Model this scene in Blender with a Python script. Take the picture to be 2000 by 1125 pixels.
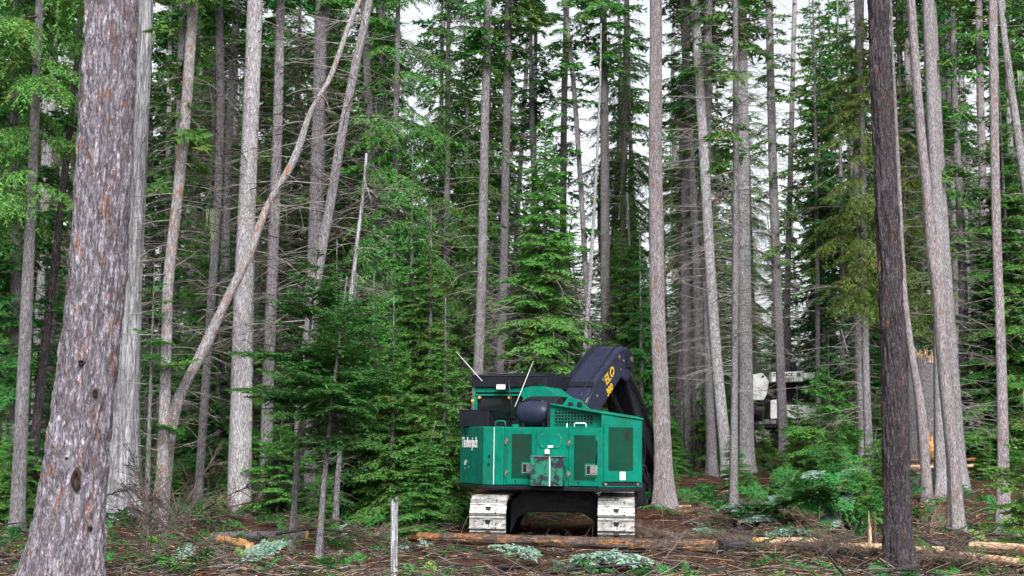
import bpy, math
import numpy as np
from mathutils import Vector, Matrix

for o in list(bpy.data.objects):
    bpy.data.objects.remove(o, do_unlink=True)
SC = bpy.context.scene
COL = SC.collection

# ---------------------------------------------------------------- camera, sky, sun, exposure
FPX = 2600.0                                  # focal length in photograph pixels (2000 x 1125)
CAM_Z = 1.7
PITCH = math.atan(313.5 / FPX)
cam_d = bpy.data.cameras.new('camera'); cam_d.sensor_width = 36.0
cam_d.lens = 36.0 * FPX / 2000.0; cam_d.clip_end = 3000.0
cam = bpy.data.objects.new('camera', cam_d); COL.objects.link(cam)
cam.location = (0, 0, CAM_Z); cam.rotation_euler = (math.pi / 2 + PITCH, 0, 0)
SC.camera = cam

SUN_EL, SUN_AZ = math.radians(42), math.radians(166)     # azimuth clockwise from +Y: behind the camera, a bit right
W = bpy.data.worlds.new('World'); SC.world = W; W.use_nodes = True
wn, wl = W.node_tree.nodes, W.node_tree.links
bg = wn['Background']
sky = wn.new('ShaderNodeTexSky'); sky.sky_type = 'NISHITA'; sky.sun_disc = False
sky.sun_elevation = SUN_EL; sky.sun_rotation = SUN_AZ
sky.air_density = 1.0; sky.dust_density = 4.0; sky.ozone_density = 1.0
hs = wn.new('ShaderNodeHueSaturation'); hs.inputs['Saturation'].default_value = 0.2   # a closed white cloud deck
hs.inputs['Value'].default_value = 1.0
wl.new(sky.outputs[0], hs.inputs['Color']); wl.new(hs.outputs[0], bg.inputs['Color'])
bg.inputs['Strength'].default_value = 0.088
sd = bpy.data.lights.new('sun', 'SUN'); sd.energy = 1.5; sd.angle = math.radians(25); sd.color = (1.0, 0.985, 0.965)
sun = bpy.data.objects.new('sun', sd); COL.objects.link(sun)
sun.rotation_euler = Vector((-math.sin(SUN_AZ) * math.cos(SUN_EL), -math.cos(SUN_AZ) * math.cos(SUN_EL), -math.sin(SUN_EL))).to_track_quat('-Z', 'Y').to_euler()
SC.view_settings.view_transform = 'Standard'; SC.view_settings.look = 'None'
SC.view_settings.exposure = 1.65; SC.view_settings.gamma = 1.0; SC.view_settings.use_curve_mapping = False
SC.cycles.use_denoising = True
SC.cycles.max_bounces = 3; SC.cycles.diffuse_bounces = 1; SC.cycles.transmission_bounces = 2; SC.cycles.glossy_bounces = 2
SC.cycles.use_adaptive_sampling = True; SC.cycles.adaptive_threshold = 0.02

# ---------------------------------------------------------------- helpers
cp, sp_ = math.cos(PITCH), math.sin(PITCH)
def P(px, py, Y):
    u = (px - 1000.0) / FPX; v = (562.5 - py) / FPX
    s = Y / (cp - v * sp_)
    return np.array([u * s, Y, CAM_Z + (sp_ + v * cp) * s])
def mpp(Y): return Y / FPX / cp                      # metres per photograph pixel at depth Y (near the horizon)

def hash3(ix, iy, iz):
    h = (ix.astype(np.int64) * 374761393 + iy.astype(np.int64) * 668265263 + iz.astype(np.int64) * 2147483647) & 0xffffffff
    h = ((h ^ (h >> 13)) * 1274126177) & 0xffffffff
    return ((h ^ (h >> 16)) & 0xffff) / 65535.0
def vn(x, y, z=0.0):
    x, y, z = np.broadcast_arrays(np.asarray(x, float), np.asarray(y, float), np.asarray(z, float))
    ix, iy, iz = np.floor(x), np.floor(y), np.floor(z)
    fx, fy, fz = x - ix, y - iy, z - iz
    fx, fy, fz = [f * f * (3 - 2 * f) for f in (fx, fy, fz)]
    r = 0
    for a in (0, 1):
        for b in (0, 1):
            for c in (0, 1):
                r = r + hash3(ix + a, iy + b, iz + c) * (fx if a else 1 - fx) * (fy if b else 1 - fy) * (fz if c else 1 - fz)
    return r
def fbm(x, y, z=0.0, o=4):
    r, a = 0, 0.5
    for i in range(o):
        r = r + a * vn(np.asarray(x) * 2 ** i + 17.3 * i, np.asarray(y) * 2 ** i + 5.1 * i, np.asarray(z) * 2 ** i); a *= 0.5
    return r
def softp(t, k=2.0): return np.logaddexp(0, np.asarray(t, float) / k) * k
def gz_exact(x, y):
    """ground height"""
    x = np.asarray(x, float); y = np.asarray(y, float)
    z = 0.055 * softp(y - 26.0) - 0.037 * softp(y - 60, 4) - 0.055 * softp(-24.0)
    near = np.exp(-(((x - 1.0) / 3.2) ** 4 + ((y - 26.0) / 3.6) ** 4))
    b = 0.55 * (fbm(x * 0.35, y * 0.35, 3.3, 4) - 0.47)
    mic = 0.30 * (fbm(x * 1.7, y * 1.7, 9.1, 3) - 0.45) + 0.10 * (fbm(x * 6, y * 6, 1.7, 2) - 0.4)
    z = z + 0.24 * np.exp(-(((x - 3.5) / 1.5) ** 2 + ((y - 29.6) / 2.0) ** 2))          # little bank at the centre trunk
    return z + (b + mic) * (1 - 0.92 * near)
GS = 0.15; GX0, GX1, GY0, GY1 = -60.0, 60.0, 10.0, 165.0
_gx = np.arange(GX0, GX1 + GS, GS); _gy = np.arange(GY0, GY1 + GS, GS)
GRID = gz_exact(_gx[None, :], _gy[:, None])
def gz(x, y):
    """ground height, looked up in a fine grid"""
    if np.ndim(x) or np.ndim(y): return gz_exact(x, y)
    if not (GX0 < x < GX1 - GS and GY0 < y < GY1 - GS): return float(gz_exact(x, y))
    fx, fy = (x - GX0) / GS, (y - GY0) / GS; i, j = int(fx), int(fy); fx -= i; fy -= j
    return float((GRID[j, i] * (1 - fx) + GRID[j, i + 1] * fx) * (1 - fy) + (GRID[j + 1, i] * (1 - fx) + GRID[j + 1, i + 1] * fx) * fy)
def ray_ground(px, py):
    lo, hi = 8.0, 120.0
    ys = np.linspace(lo, hi, 1500)
    u = (px - 1000.0) / FPX; v = (562.5 - py) / FPX
    s = ys / (cp - v * sp_)
    d = CAM_Z + (sp_ + v * cp) * s - gz(u * s, ys)
    k = np.argmax(d < 0)
    return float(ys[k]) if d[k] < 0 else 80.0

def new_mesh(name, V, F, mat=None, smooth=False):
    """V (n,3); F (m,3) or (m,4) array or list of faces"""
    me = bpy.data.meshes.new(name)
    if isinstance(F, np.ndarray):
        V = np.ascontiguousarray(V, dtype=np.float32); k = F.shape[1]; m = F.shape[0]
        me.vertices.add(len(V)); me.vertices.foreach_set('co', V.ravel())
        me.loops.add(m * k); me.loops.foreach_set('vertex_index', F.astype(np.int32).ravel())
        me.polygons.add(m); me.polygons.foreach_set('loop_start', np.arange(0, m * k, k, dtype=np.int32))
        me.update(calc_edges=True); me.validate()
    else:
        me.from_pydata([tuple(map(float, v)) for v in V], [], F); me.update()
    if mat: me.materials.append(mat)
    if smooth:
        me.polygons.foreach_set('use_smooth', np.ones(len(me.polygons), dtype=bool))
    return me
def link(name, data, parent=None, loc=None):
    o = bpy.data.objects.new(name, data); COL.objects.link(o)
    if parent is not None: o.parent = parent
    if loc is not None: o.location = tuple(map(float, loc))
    return o
def tag(o, label=None, cat=None, group=None, kind=None):
    if label: o['label'] = label
    if cat: o['category'] = cat
    if group: o['group'] = group
    if kind: o['kind'] = kind
    return o

def tube(pts, rad, n=6, cap=True):
    """polyline tube -> V, list of faces"""
    pts = np.asarray(pts, float); m = len(pts); rad = np.broadcast_to(np.asarray(rad, float), (m,))
    t = np.gradient(pts, axis=0); t /= np.linalg.norm(t, axis=1)[:, None] + 1e-9
    ref = np.array([0, 0, 1.0]) if abs(t[:, 2]).mean() < 0.8 else np.array([1.0, 0, 0])
    a = np.cross(t, ref); a /= np.linalg.norm(a, axis=1)[:, None] + 1e-9
    b = np.cross(t, a)
    th = np.arange(n) * 2 * np.pi / n
    V = pts[:, None, :] + rad[:, None, None] * (np.cos(th)[None, :, None] * a[:, None, :] + np.sin(th)[None, :, None] * b[:, None, :])
    F = []
    for i in range(m - 1):
        for j in range(n):
            k = (j + 1) % n
            F.append((i * n + j, i * n + k, (i + 1) * n + k, (i + 1) * n + j))
    if cap:
        F.append(tuple(range(n))); F.append(tuple((m - 1) * n + j for j in range(n - 1, -1, -1)))
    return V.reshape(-1, 3), F

class TriBag:
    """thin three-sided stems gathered into one mesh"""
    def __init__(s): s.V = []; s.F = []; s.n = 0
    def stem(s, pts, r0, r1):
        pts = np.asarray(pts, float); m = len(pts)
        t = pts[-1] - pts[0]; t = t / (np.linalg.norm(t) + 1e-9)
        ref = np.array([0, 0, 1.0]) if abs(t[2]) < 0.9 else np.array([1.0, 0, 0])
        a = np.cross(t, ref); a /= np.linalg.norm(a); b = np.cross(t, a)
        r = np.linspace(r0, r1, m)
        c = np.array([[1, 0], [-0.5, 0.866], [-0.5, -0.866]])
        off = c[:, 0:1] * a + c[:, 1:2] * b
        V = pts[:, None, :] + r[:, None, None] * off[None]
        i = np.arange(m - 1)[:, None] * 3; j = np.arange(3)[None, :]; k = (j + 1) % 3
        q = np.stack([i + j, i + k, i + 3 + k, i + 3 + j], -1).reshape(-1, 4)
        s.V.append(V.reshape(-1, 3)); s.F.append(q + s.n); s.n += 3 * m
    def arrays(s): return np.concatenate(s.V), np.concatenate(s.F)
    def mesh(s, name, mat):
        V, F = s.arrays(); return new_mesh(name, V, F, mat)

# ---------------------------------------------------------------- materials
def NT(name):
    m = bpy.data.materials.new(name); m.use_nodes = True
    nt = m.node_tree; nt.nodes.clear()
    return m, nt
class G:
    """tiny node-graph writer"""
    def __init__(s, nt): s.nt = nt
    def n(s, t, **kw):
        nd = s.nt.nodes.new('ShaderNode' + t)
        for k, v in kw.items(): setattr(nd, k, v)
        return nd
    def put(s, sock, v):
        if isinstance(v, bpy.types.NodeSocket): s.nt.links.new(v, sock)
        elif isinstance(v, (tuple, list)) and len(v) == 3 and sock.type == 'RGBA': sock.default_value = (*v, 1)
        else: sock.default_value = v
    def obj(s): return s.n('TexCoord').outputs['Object']
    def map(s, vec, scale):
        m = s.n('Mapping'); s.put(m.inputs['Vector'], vec); m.inputs['Scale'].default_value = scale; return m.outputs[0]
    def noise(s, vec, scale, detail=4, rough=0.55, dist=0.0):
        m = s.n('TexNoise'); s.put(m.inputs['Vector'], vec)
        m.inputs['Scale'].default_value = scale; m.inputs['Detail'].default_value = detail
        m.inputs['Roughness'].default_value = rough; m.inputs['Distortion'].default_value = dist
        return m.outputs['Fac']
    def voro(s, vec, scale, feature='DISTANCE_TO_EDGE'):
        m = s.n('TexVoronoi', feature=feature); s.put(m.inputs['Vector'], vec); m.inputs['Scale'].default_value = scale
        return m.outputs['Distance']
    def step(s, v, a, b, lo=0.0, hi=1.0):
        m = s.n('MapRange'); m.interpolation_type = 'SMOOTHSTEP'
        s.put(m.inputs[0], v); m.inputs[1].default_value = a; m.inputs[2].default_value = b
        m.inputs[3].default_value = lo; m.inputs[4].default_value = hi; return m.outputs[0]
    def mix(s, f, a, b, mode='MIX'):
        m = s.n('Mix', data_type='RGBA', blend_type=mode)
        s.put(m.inputs[0], f); s.put(m.inputs[6], a); s.put(m.inputs[7], b); return m.outputs[2]
    def math(s, op, a, b=0.0):
        m = s.n('Math', operation=op); s.put(m.inputs[0], a); s.put(m.inputs[1], b); return m.outputs[0]
    def bump(s, h, strength=0.5, dist=0.02):
        m = s.n('Bump'); m.inputs['Strength'].default_value = strength; m.inputs['Distance'].default_value = dist
        s.put(m.inputs['Height'], h); return m.outputs[0]
    def bsdf(s, col, rough=0.7, metal=0.0, spec=0.3, normal=None, coat=0.0):
        b = s.n('BsdfPrincipled'); s.put(b.inputs['Base Color'], col); s.put(b.inputs['Roughness'], rough)
        s.put(b.inputs['Metallic'], metal); b.inputs['Specular IOR Level'].default_value = spec
        b.inputs['Coat Weight'].default_value = coat
        if normal is not None: s.put(b.inputs['Normal'], normal)
        return b.outputs[0]
    def out(s, sh):
        o = s.n('OutputMaterial'); s.put(o.inputs['Surface'], sh)

def bark(name, base, dark, light, flake=(0.34, 0.16, 0.09), flake_lo=0.62, lichen=(0.42, 0.45, 0.36), lich_lo=0.70, plate=16.0, stretch=0.28, rough=0.85, bump=0.8):
    base = (base[0] * .97, base[1] * .985, base[2] * 1.10); light = (light[0] * .96, light[1] * .985, light[2] * 1.10)
    m, nt = NT(name); g = G(nt)
    co = g.obj(); st = g.map(co, (1, 1, stretch)); st2 = g.map(co, (1, 1, 0.12)); rnd = g.n('ObjectInfo').outputs['Random']
    big = g.noise(st, 3.0, 3); fine = g.noise(st, 38, 6, 0.65)
    wob = g.n('VectorMath', operation='ADD'); g.put(wob.inputs[0], st)
    sc = g.n('VectorMath', operation='SCALE'); nz = g.n('TexNoise'); g.put(nz.inputs['Vector'], st); nz.inputs['Scale'].default_value = 22; nz.inputs['Detail'].default_value = 5
    g.put(sc.inputs[0], nz.outputs['Color']); sc.inputs['Scale'].default_value = 0.16
    g.put(wob.inputs[1], sc.outputs[0])
    vo = g.voro(wob.outputs[0], plate)
    rid = g.math('ABSOLUTE', g.math('SUBTRACT', g.noise(g.map(co, (1, 1, stretch * .7)), plate * 1.1, 6, 0.7, .5), 0.5)); rid2 = g.math('ABSOLUTE', g.math('SUBTRACT', g.noise(g.map(co, (1, 1, stretch * 1.6)), plate * 2.2, 5, 0.7, .3), 0.5))
    crev = g.math('MULTIPLY', g.math('MULTIPLY', g.step(vo, 0.0, 0.12, .55, 1), g.step(rid, 0.0, 0.07, .25, 1.0)), g.step(rid2, 0.0, .06, .5, 1))
    c = g.mix(g.step(big, 0.3, 0.7), base, light)
    c = g.mix(g.step(fine, 0.42, 0.62, 0.0, 0.8), c, tuple(min(1, v * 1.4 + .02) for v in light))
    c = g.mix(g.step(fine, 0.30, 0.44, 0.55, 0.0), c, dark)
    c = g.mix(g.math('MULTIPLY', g.step(g.noise(g.map(co, (1, 1, .3)), 9, 6, .75), flake_lo, flake_lo + .06), 0.8), c, flake)
    c = g.mix(g.math('MULTIPLY', g.step(g.noise(co, 45, 3, .6), lich_lo - .06, lich_lo + .02), 0.8), c, lichen)
    c = g.mix(g.step(crev, 0.05, 0.75, 0.85, 0.0), c, dark)
    hgt = g.math('ADD', g.math('MULTIPLY', crev, 0.8), g.math('MULTIPLY', fine, 0.5))
    g.out(g.bsdf(c, rough, 0, 0.25, g.bump(hgt, bump, 0.03)))
    return m
def plain(name, col, rough=0.6, metal=0.0, spec=0.4, var=0.25, scale=6.0, dirt=None, dirt_lo=0.6, bump=0.0, coat=0.0):
    m, nt = NT(name); g = G(nt); co = g.obj()
    n = g.noise(co, scale, 5, .6)
    c = g.mix(g.step(n, .3, .7), tuple(v * (1 - var) for v in col), tuple(min(1, v * (1 + var)) for v in col))
    r = rough
    if dirt:
        d = g.step(g.noise(co, scale * 1.7, 6, .7, .4), dirt_lo, dirt_lo + .12)
        c = g.mix(d, c, dirt); r = g.step(d, 0, 1, rough, min(1, rough + .4))
    nm = g.bump(g.noise(co, scale * 9, 4), bump, .01) if bump else None
    g.out(g.bsdf(c, r, metal, spec, nm, coat))
    return m
def leaf(name, c1, c2, c3, trans=0.3, old=0.62):
    m, nt = NT(name); g = G(nt)
    geo = g.n('NewGeometry'); oi = g.n('ObjectInfo')
    isl = geo.outputs['Random Per Island']
    c = g.mix(isl, c1, c2)
    co = g.obj()
    c = g.mix(g.math('MULTIPLY', g.step(g.noise(co, 1.6, 4, .6), old - .08, old + .1), .8), c, c3)
    h = g.n('HueSaturation'); g.put(h.inputs['Color'], c)
    g.put(h.inputs['Hue'], g.step(oi.outputs['Random'], 0, 1, 0.485, 0.512)); g.put(h.inputs['Value'], g.step(oi.outputs['Random'], 0, 1, 0.8, 1.2))
    c = h.outputs[0]
    b = g.bsdf(c, 0.55, 0, 0.14)
    t = g.n('BsdfTranslucent'); g.put(t.inputs['Color'], c)
    mx = g.n('MixShader'); mx.inputs[0].default_value = trans
    nt.links.new(b, mx.inputs[1]); nt.links.new(t.outputs[0], mx.inputs[2])
    g.out(mx.outputs[0]); return m

M = {}
M['bark_plate'] = bark('plated_bark', (0.25, 0.22, 0.235), (0.030, 0.024, 0.023), (0.36, 0.325, 0.34), (0.38, 0.17, 0.095), 0.56, plate=11, bump=1.0)
M['bark_dark'] = bark('dark_bark', (0.046, 0.038, 0.040), (0.007, 0.006, 0.007), (0.082, 0.068, 0.070), (0.22, 0.090, 0.05), 0.575, (0.30, 0.29, 0.29), .66, plate=17)
M['bark_grey'] = bark('grey_bark', (0.32, 0.29, 0.28), (0.07, 0.06, 0.056), (0.45, 0.415, 0.40), (0.38, 0.22, 0.14), 0.66, (0.45, 0.46, 0.40), .66, plate=26)
M['bark_pale'] = bark('pale_bark', (0.50, 0.465, 0.445), (0.12, 0.10, 0.09), (0.66, 0.63, 0.61), (0.45, 0.30, 0.18), 0.66, (0.5, 0.52, 0.46), .68, plate=20)
M['bark_pink'] = bark('scraped_bark', (0.33, 0.28, 0.265), (0.07, 0.057, 0.052), (0.45, 0.40, 0.385), (0.46, 0.26, 0.18), 0.56, (0.45, 0.44, 0.40), .70, plate=28)
M['bark_scaly'] = bark('scaly_bark', (0.19, 0.175, 0.17), (0.03, 0.026, 0.024), (0.40, 0.37, 0.35), (0.3, 0.15, 0.09), 0.70, (0.48, 0.49, 0.45), .60, plate=40, stretch=.6)
M['bark_silver'] = bark('silver_wood', (0.36, 0.345, 0.34), (0.06, 0.055, 0.055), (0.50, 0.485, 0.475), (0.30, 0.18, 0.11), 0.70, (0.5, 0.52, 0.44), .66, plate=9, stretch=.08)
M['bark_orange'] = bark('orange_patched_bark', (0.40, 0.37, 0.345), (0.09, 0.075, 0.066), (0.56, 0.53, 0.51), (0.62, 0.22, 0.07), 0.545, (0.52, 0.53, 0.48), .64, plate=24)
M['bark_mid'] = bark('brown_grey_bark', (0.21, 0.19, 0.185), (0.04, 0.035, 0.033), (0.31, 0.285, 0.28), (0.28, 0.15, 0.09), 0.66, (0.38, 0.40, 0.34), .64, plate=26)
M['log_bark'] = bark('log_bark', (0.10, 0.075, 0.06), (0.022, 0.016, 0.013), (0.17, 0.125, 0.10), (0.60, 0.26, 0.085), 0.505, (0.3, 0.29, 0.28), .70, plate=18, stretch=.5)
M['log_peeled'] = bark('peeled_log', (0.50, 0.30, 0.16), (0.11, 0.06, 0.035), (0.60, 0.42, 0.26), (0.55, 0.24, 0.09), 0.55, (0.5, 0.42, 0.34), .72, plate=8, stretch=.3, bump=.4)
M['wood_raw'] = plain('torn_wood', (0.50, 0.26, 0.10), .8, 0, .2, .35, 9, (0.30, 0.12, 0.04), .58, .5)
M['dead_wood'] = plain('dead_twigs', (0.23, 0.21, 0.195), .9, 0, .15, .45, 5, (0.40, 0.42, 0.36), .60)
M['dead_dark'] = plain('dark_dead_twigs', (0.085, 0.07, 0.062), .9, 0, .15, .4, 5, (0.26, 0.26, 0.22), .62)
M['slash'] = plain('slash_twigs', (0.15, 0.11, 0.085), .9, 0, .15, .5, 4, (0.30, 0.25, 0.20), .6)
M['stem'] = plain('live_stems', (0.075, 0.058, 0.045), .9, 0, .15, .3, 8)
M['leaf_bright'] = leaf('spruce_needles_bright', (0.085, 0.26, 0.048), (0.17, 0.39, 0.09), (0.23, 0.24, 0.05))
M['leaf_mid'] = leaf('spruce_needles', (0.056, 0.185, 0.036), (0.12, 0.29, 0.066), (0.18, 0.18, 0.045))
M['leaf_dark'] = leaf('fir_needles_dark', (0.026, 0.145, 0.032), (0.066, 0.225, 0.052), (0.08, 0.16, 0.03))
M['leaf_yellow'] = leaf('hanging_needles', (0.14, 0.25, 0.045), (0.21, 0.34, 0.08), (0.22, 0.21, 0.08))
M['leaf_pale'] = leaf('needle_undersides', (0.17, 0.29, 0.22), (0.30, 0.43, 0.35), (0.06, 0.17, 0.07), .2, .60)
M['lichen'] = plain('hanging_lichen', (0.33, 0.44, 0.26), .9, 0, .1, .25, 8)
M['moss'] = plain('moss', (0.13, 0.16, 0.03), .95, 0, .1, .4, 12, (0.05, 0.09, 0.02), .55, .6)
# ---------------------------------------------------------------- ground
def axis(fine0, fine1, step, far0, far1):
    a = list(np.arange(fine0, fine1, step))
    d, x = step, fine1
    while x < far1: a.append(x); d *= 1.22; x += d
    a.append(far1); d, x = step, fine0; b = []
    while x > far0: d *= 1.22; x -= d; b.append(x)
    return np.array(sorted(b) + a)
gx = axis(-15, 15, 0.14, -900, 900); gy = axis(15.5, 42, 0.14, -300, 1500)
X, Yg = np.meshgrid(gx, gy)
Z = gz(X, Yg)
nx, ny = len(gx), len(gy)
ii = (np.arange(ny - 1)[:, None] * nx + np.arange(nx - 1)[None, :]).ravel()
Fg = np.stack([ii, ii + 1, ii + nx + 1, ii + nx], -1)
def ground_mat():
    m, nt = NT('forest_floor'); g = G(nt); co = g.obj()
    a = g.noise(co, 0.55, 5, .6); b = g.noise(co, 5.0, 8, .7, .3); c_ = g.noise(co, 28, 6, .7); f = g.noise(g.map(co, (1, 3, 1)), 60, 4, .7)
    c = g.mix(g.step(b, .3, .7), (0.022, 0.011, 0.008), (0.090, 0.038, 0.024))
    c = g.mix(g.step(c_, .5, .72), c, (0.17, 0.080, 0.048))
    c = g.mix(g.step(f, .62, .74, 0, .8), c, (0.30, 0.15, 0.085))
    c = g.mix(g.math('MULTIPLY', g.step(a, .52, .66), g.step(c_, .38, .6)), c, (0.055, 0.085, 0.022))
    g.out(g.bsdf(c, .95, 0, .15, g.bump(g.math('ADD', c_, b), .9, .06)))
    return m
ground = link('forest_floor', new_mesh('forest_floor', np.stack([X, Yg, Z], -1).reshape(-1, 3), Fg, ground_mat(), True))
tag(ground, kind='structure')

# ---------------------------------------------------------------- foliage
def tufts(rng, p0, d, ln, droop, spacing, tl, tw, flat=0.5):
    """needle tufts (one triangle each) along many twigs at once"""
    n = np.maximum(2, np.ceil(ln / spacing)).astype(int)
    idx = np.repeat(np.arange(len(n)), n)
    k = np.concatenate([np.arange(v) for v in n])
    s = (k + rng.random(len(k)) * .8) / n[idx] * ln[idx]
    up = np.array([0, 0, 1.0])
    pos = p0[idx] + d[idx] * s[:, None] - up * (droop[idx] * s * s)[:, None]
    t = d[idx] - up * (2 * droop[idx] * s)[:, None]; t /= np.linalg.norm(t, axis=1)[:, None]
    side = np.cross(t, up); side /= np.linalg.norm(side, axis=1)[:, None] + 1e-6
    nrm = np.cross(side, t)
    sg = np.where(k % 2 == 0, 1.0, -1.0)
    ph = rng.normal(0, flat, len(k)); an = rng.uniform(.35, 1.0, len(k))
    dirn = t * np.cos(an)[:, None] + (side * (sg * np.cos(ph))[:, None] + nrm * np.sin(ph)[:, None]) * np.sin(an)[:, None]
    w = np.cross(dirn, nrm + rng.normal(0, .5, (len(k), 3))); w /= np.linalg.norm(w, axis=1)[:, None] + 1e-6
    L = tl * rng.uniform(.7, 1.3, len(k))[:, None]; wd = tw * .5 * rng.uniform(.7, 1.3, len(k))[:, None]
    tri = np.stack([pos - w * wd, pos + w * wd, pos + dirn * L], 1)
    return tri.reshape(-1, 3)

def live_branch(seed, L, sp=.06, tl=.055, tw=.03, spacing=.02, droop=.25, lift=.25, secf=.42, tert=True, hang=.35, flat=.5):
    """one bough along +X. Returns needle triangles (n*3,3), and stem polylines"""
    rng = np.random.default_rng(seed)
    def ax(t): return np.stack([L * t * (1 - .06 * t), L * .05 * np.sin(t * 3 + seed), L * (lift * t - (droop + lift) * t ** 2 + .16 * t ** 3.0)], -1)
    ns = max(6, int(L / sp)); t = (np.arange(ns) + rng.random(ns) * .6) / ns; t = .06 + .94 * t
    t = np.repeat(t, 2); sg = np.tile([1.0, -1.0], ns)
    p = ax(t); tan = ax(t + .02) - p; tan /= np.linalg.norm(tan, axis=1)[:, None]
    ln = L * secf * (1 - t) ** .75 * np.minimum(1, t / .22 + .35) * rng.uniform(.65, 1.15, 2 * ns) + .05
    an = rng.uniform(.75, 1.1, 2 * ns)
    sd = np.cross(tan, [0, 0, 1.0]); sd /= np.linalg.norm(sd, axis=1)[:, None]
    d = tan * np.cos(an)[:, None] + sd * (sg * np.sin(an))[:, None]
    d[:, 2] += rng.normal(-.08, .13, 2 * ns); d /= np.linalg.norm(d, axis=1)[:, None]
    dr = hang * rng.uniform(.5, 1.5, 2 * ns)
    P0, D, LN, DR = [p], [d], [ln], [dr]
    if tert:
        for q in range(len(ln)):
            if ln[q] < .16: continue
            m = int(ln[q] / (sp * 1.5)); s = (np.arange(m) + .5 + rng.random(m) * .4) / m * ln[q] * .92
            s = np.repeat(s, 2); g2 = np.tile([1.0, -1.0], m)
            pp = p[q] + d[q] * s[:, None]; pp[:, 2] -= dr[q] * s * s
            dd = d[q].copy(); dd = np.tile(dd, (2 * m, 1)); dd[:, 2] -= 2 * dr[q] * s
            sdd = np.cross(dd, [0, 0, 1.0]); a2 = rng.uniform(.6, 1.0, 2 * m)
            dd = dd * np.cos(a2)[:, None] + sdd * (g2 * np.sin(a2))[:, None]; dd[:, 2] += rng.normal(-.1, .15, 2 * m)
            dd /= np.linalg.norm(dd, axis=1)[:, None]
            P0.append(pp); D.append(dd); LN.append((ln[q] - s) * .45 * rng.uniform(.6, 1.2, 2 * m) + .03); DR.append(np.full(2 * m, hang))
    am = ax(np.linspace(.25, .97, 6)); dm = np.diff(am, axis=0); lm = np.linalg.norm(dm, axis=1)
    P0.append(am[:-1]); D.append(dm / lm[:, None]); LN.append(lm); DR.append(np.zeros(5))
    tri = tufts(rng, np.concatenate(P0), np.concatenate(D), np.concatenate(LN), np.concatenate(DR), spacing, tl, tw, flat)
    stems = [(ax(np.linspace(0, 1, 6)), .008 + L * .009, .003)]
    for q in range(0, len(ln)):
        if ln[q] > .22:
            s = np.linspace(0, ln[q] * .95, 3); pp = p[q] + d[q] * s[:, None]; pp[:, 2] -= dr[q] * s * s
            stems.append((pp, .006, .002))
    return tri, stems

def rotz_y(az, pitch):
    c, s = math.cos(az), math.sin(az); cp_, s2 = math.cos(pitch), math.sin(pitch)
    Rz = np.array([[c, -s, 0], [s, c, 0], [0, 0, 1]]); Ry = np.array([[cp_, 0, -s2], [0, 1, 0], [s2, 0, cp_]])
    return Rz @ Ry

def crown(seed, H, z0, maxL, boughs, n, prof=1.0, pitch=(.1, -.35), bottom=.6, dead=None, jit=.2, r0=0.0, gap=.35):
    """boughs: list of (length, tri, stems). Returns needle mesh arrays and stem bag; z from z0 to H"""
    rng = np.random.default_rng(seed)
    tris, bag, dbag = [], TriBag(), TriBag()
    az = rng.random() * 6.28
    for i in range(n):
        u = (i + rng.random()) / n
        u = 1 - (1 - u) ** 1.0
        z = z0 + (H - z0) * u * .985
        rel = u
        L = maxL * ((1 - rel) ** prof) * (bottom + (1 - bottom) * min(1, rel / .25)) * rng.uniform(1 - jit * 2, 1 + jit) + .12
        az += 2.4 + rng.normal(0, .35)
        if rng.random() < gap * 2 * float(vn(math.cos(az) * 1.6 + seed, math.sin(az) * 1.6, z * .55)): continue
        k = int(np.argmin([abs(math.log(b[0] / L)) + rng.random() * .25 for b in boughs])); b = boughs[k]
        pt = pitch[0] * rel ** .8 * 3 + pitch[1] * (1 - rel) + rng.normal(0, .1)
        R = rotz_y(az, pt) * (L / b[0])
        if rng.random() < .5: R = R @ np.diag([1, -1, 1])
        o = np.array([math.cos(az) * r0 * (1 - rel), math.sin(az) * r0 * (1 - rel), z])
        tris.append(b[1] @ R.T + o)
        for q, (pp, a, c) in enumerate(b[2]):
            if q == 0 or L > .9: bag.stem(pp @ R.T + o, a, c)
    return np.concatenate(tris), bag
def crown_meshes(name, leafmat, *a, **k):
    V, bag = crown(*a, **k)
    F = np.arange(len(V)).reshape(-1, 3)
    me = new_mesh(name, V, F, leafmat)
    return me, bag.mesh(name + '_stems', M['stem'])

def boughset(seed, lens, **k):
    return [(L, *live_branch(seed + i * 7 + j, L, **k)) for i, L in enumerate(lens) for j in range(2)]
B_near = boughset(11, (.35, .7, 1.1), sp=.065, tl=.055, tw=.024, spacing=.021, droop=.15, lift=.2, hang=.3, flat=.35)
B_fine = boughset(23, (.5, 1.0, 1.6), sp=.085, tl=.075, tw=.034, spacing=.034, droop=.28, lift=.25, hang=.55)
B_hang = boughset(37, (.7, 1.3, 2.1), sp=.10, tl=.075, tw=.024, spacing=.036, droop=.5, lift=.18, hang=1.2, flat=.8)
B_far = boughset(51, (.8, 1.6, 2.6), sp=.20, tl=.17, tw=.085, spacing=.085, droop=.3, lift=.2, hang=.45)

CR = {}
def reg(key, leafmat, *a, **k): CR[key] = crown_meshes(key, M[leafmat], *a, **k)
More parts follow.
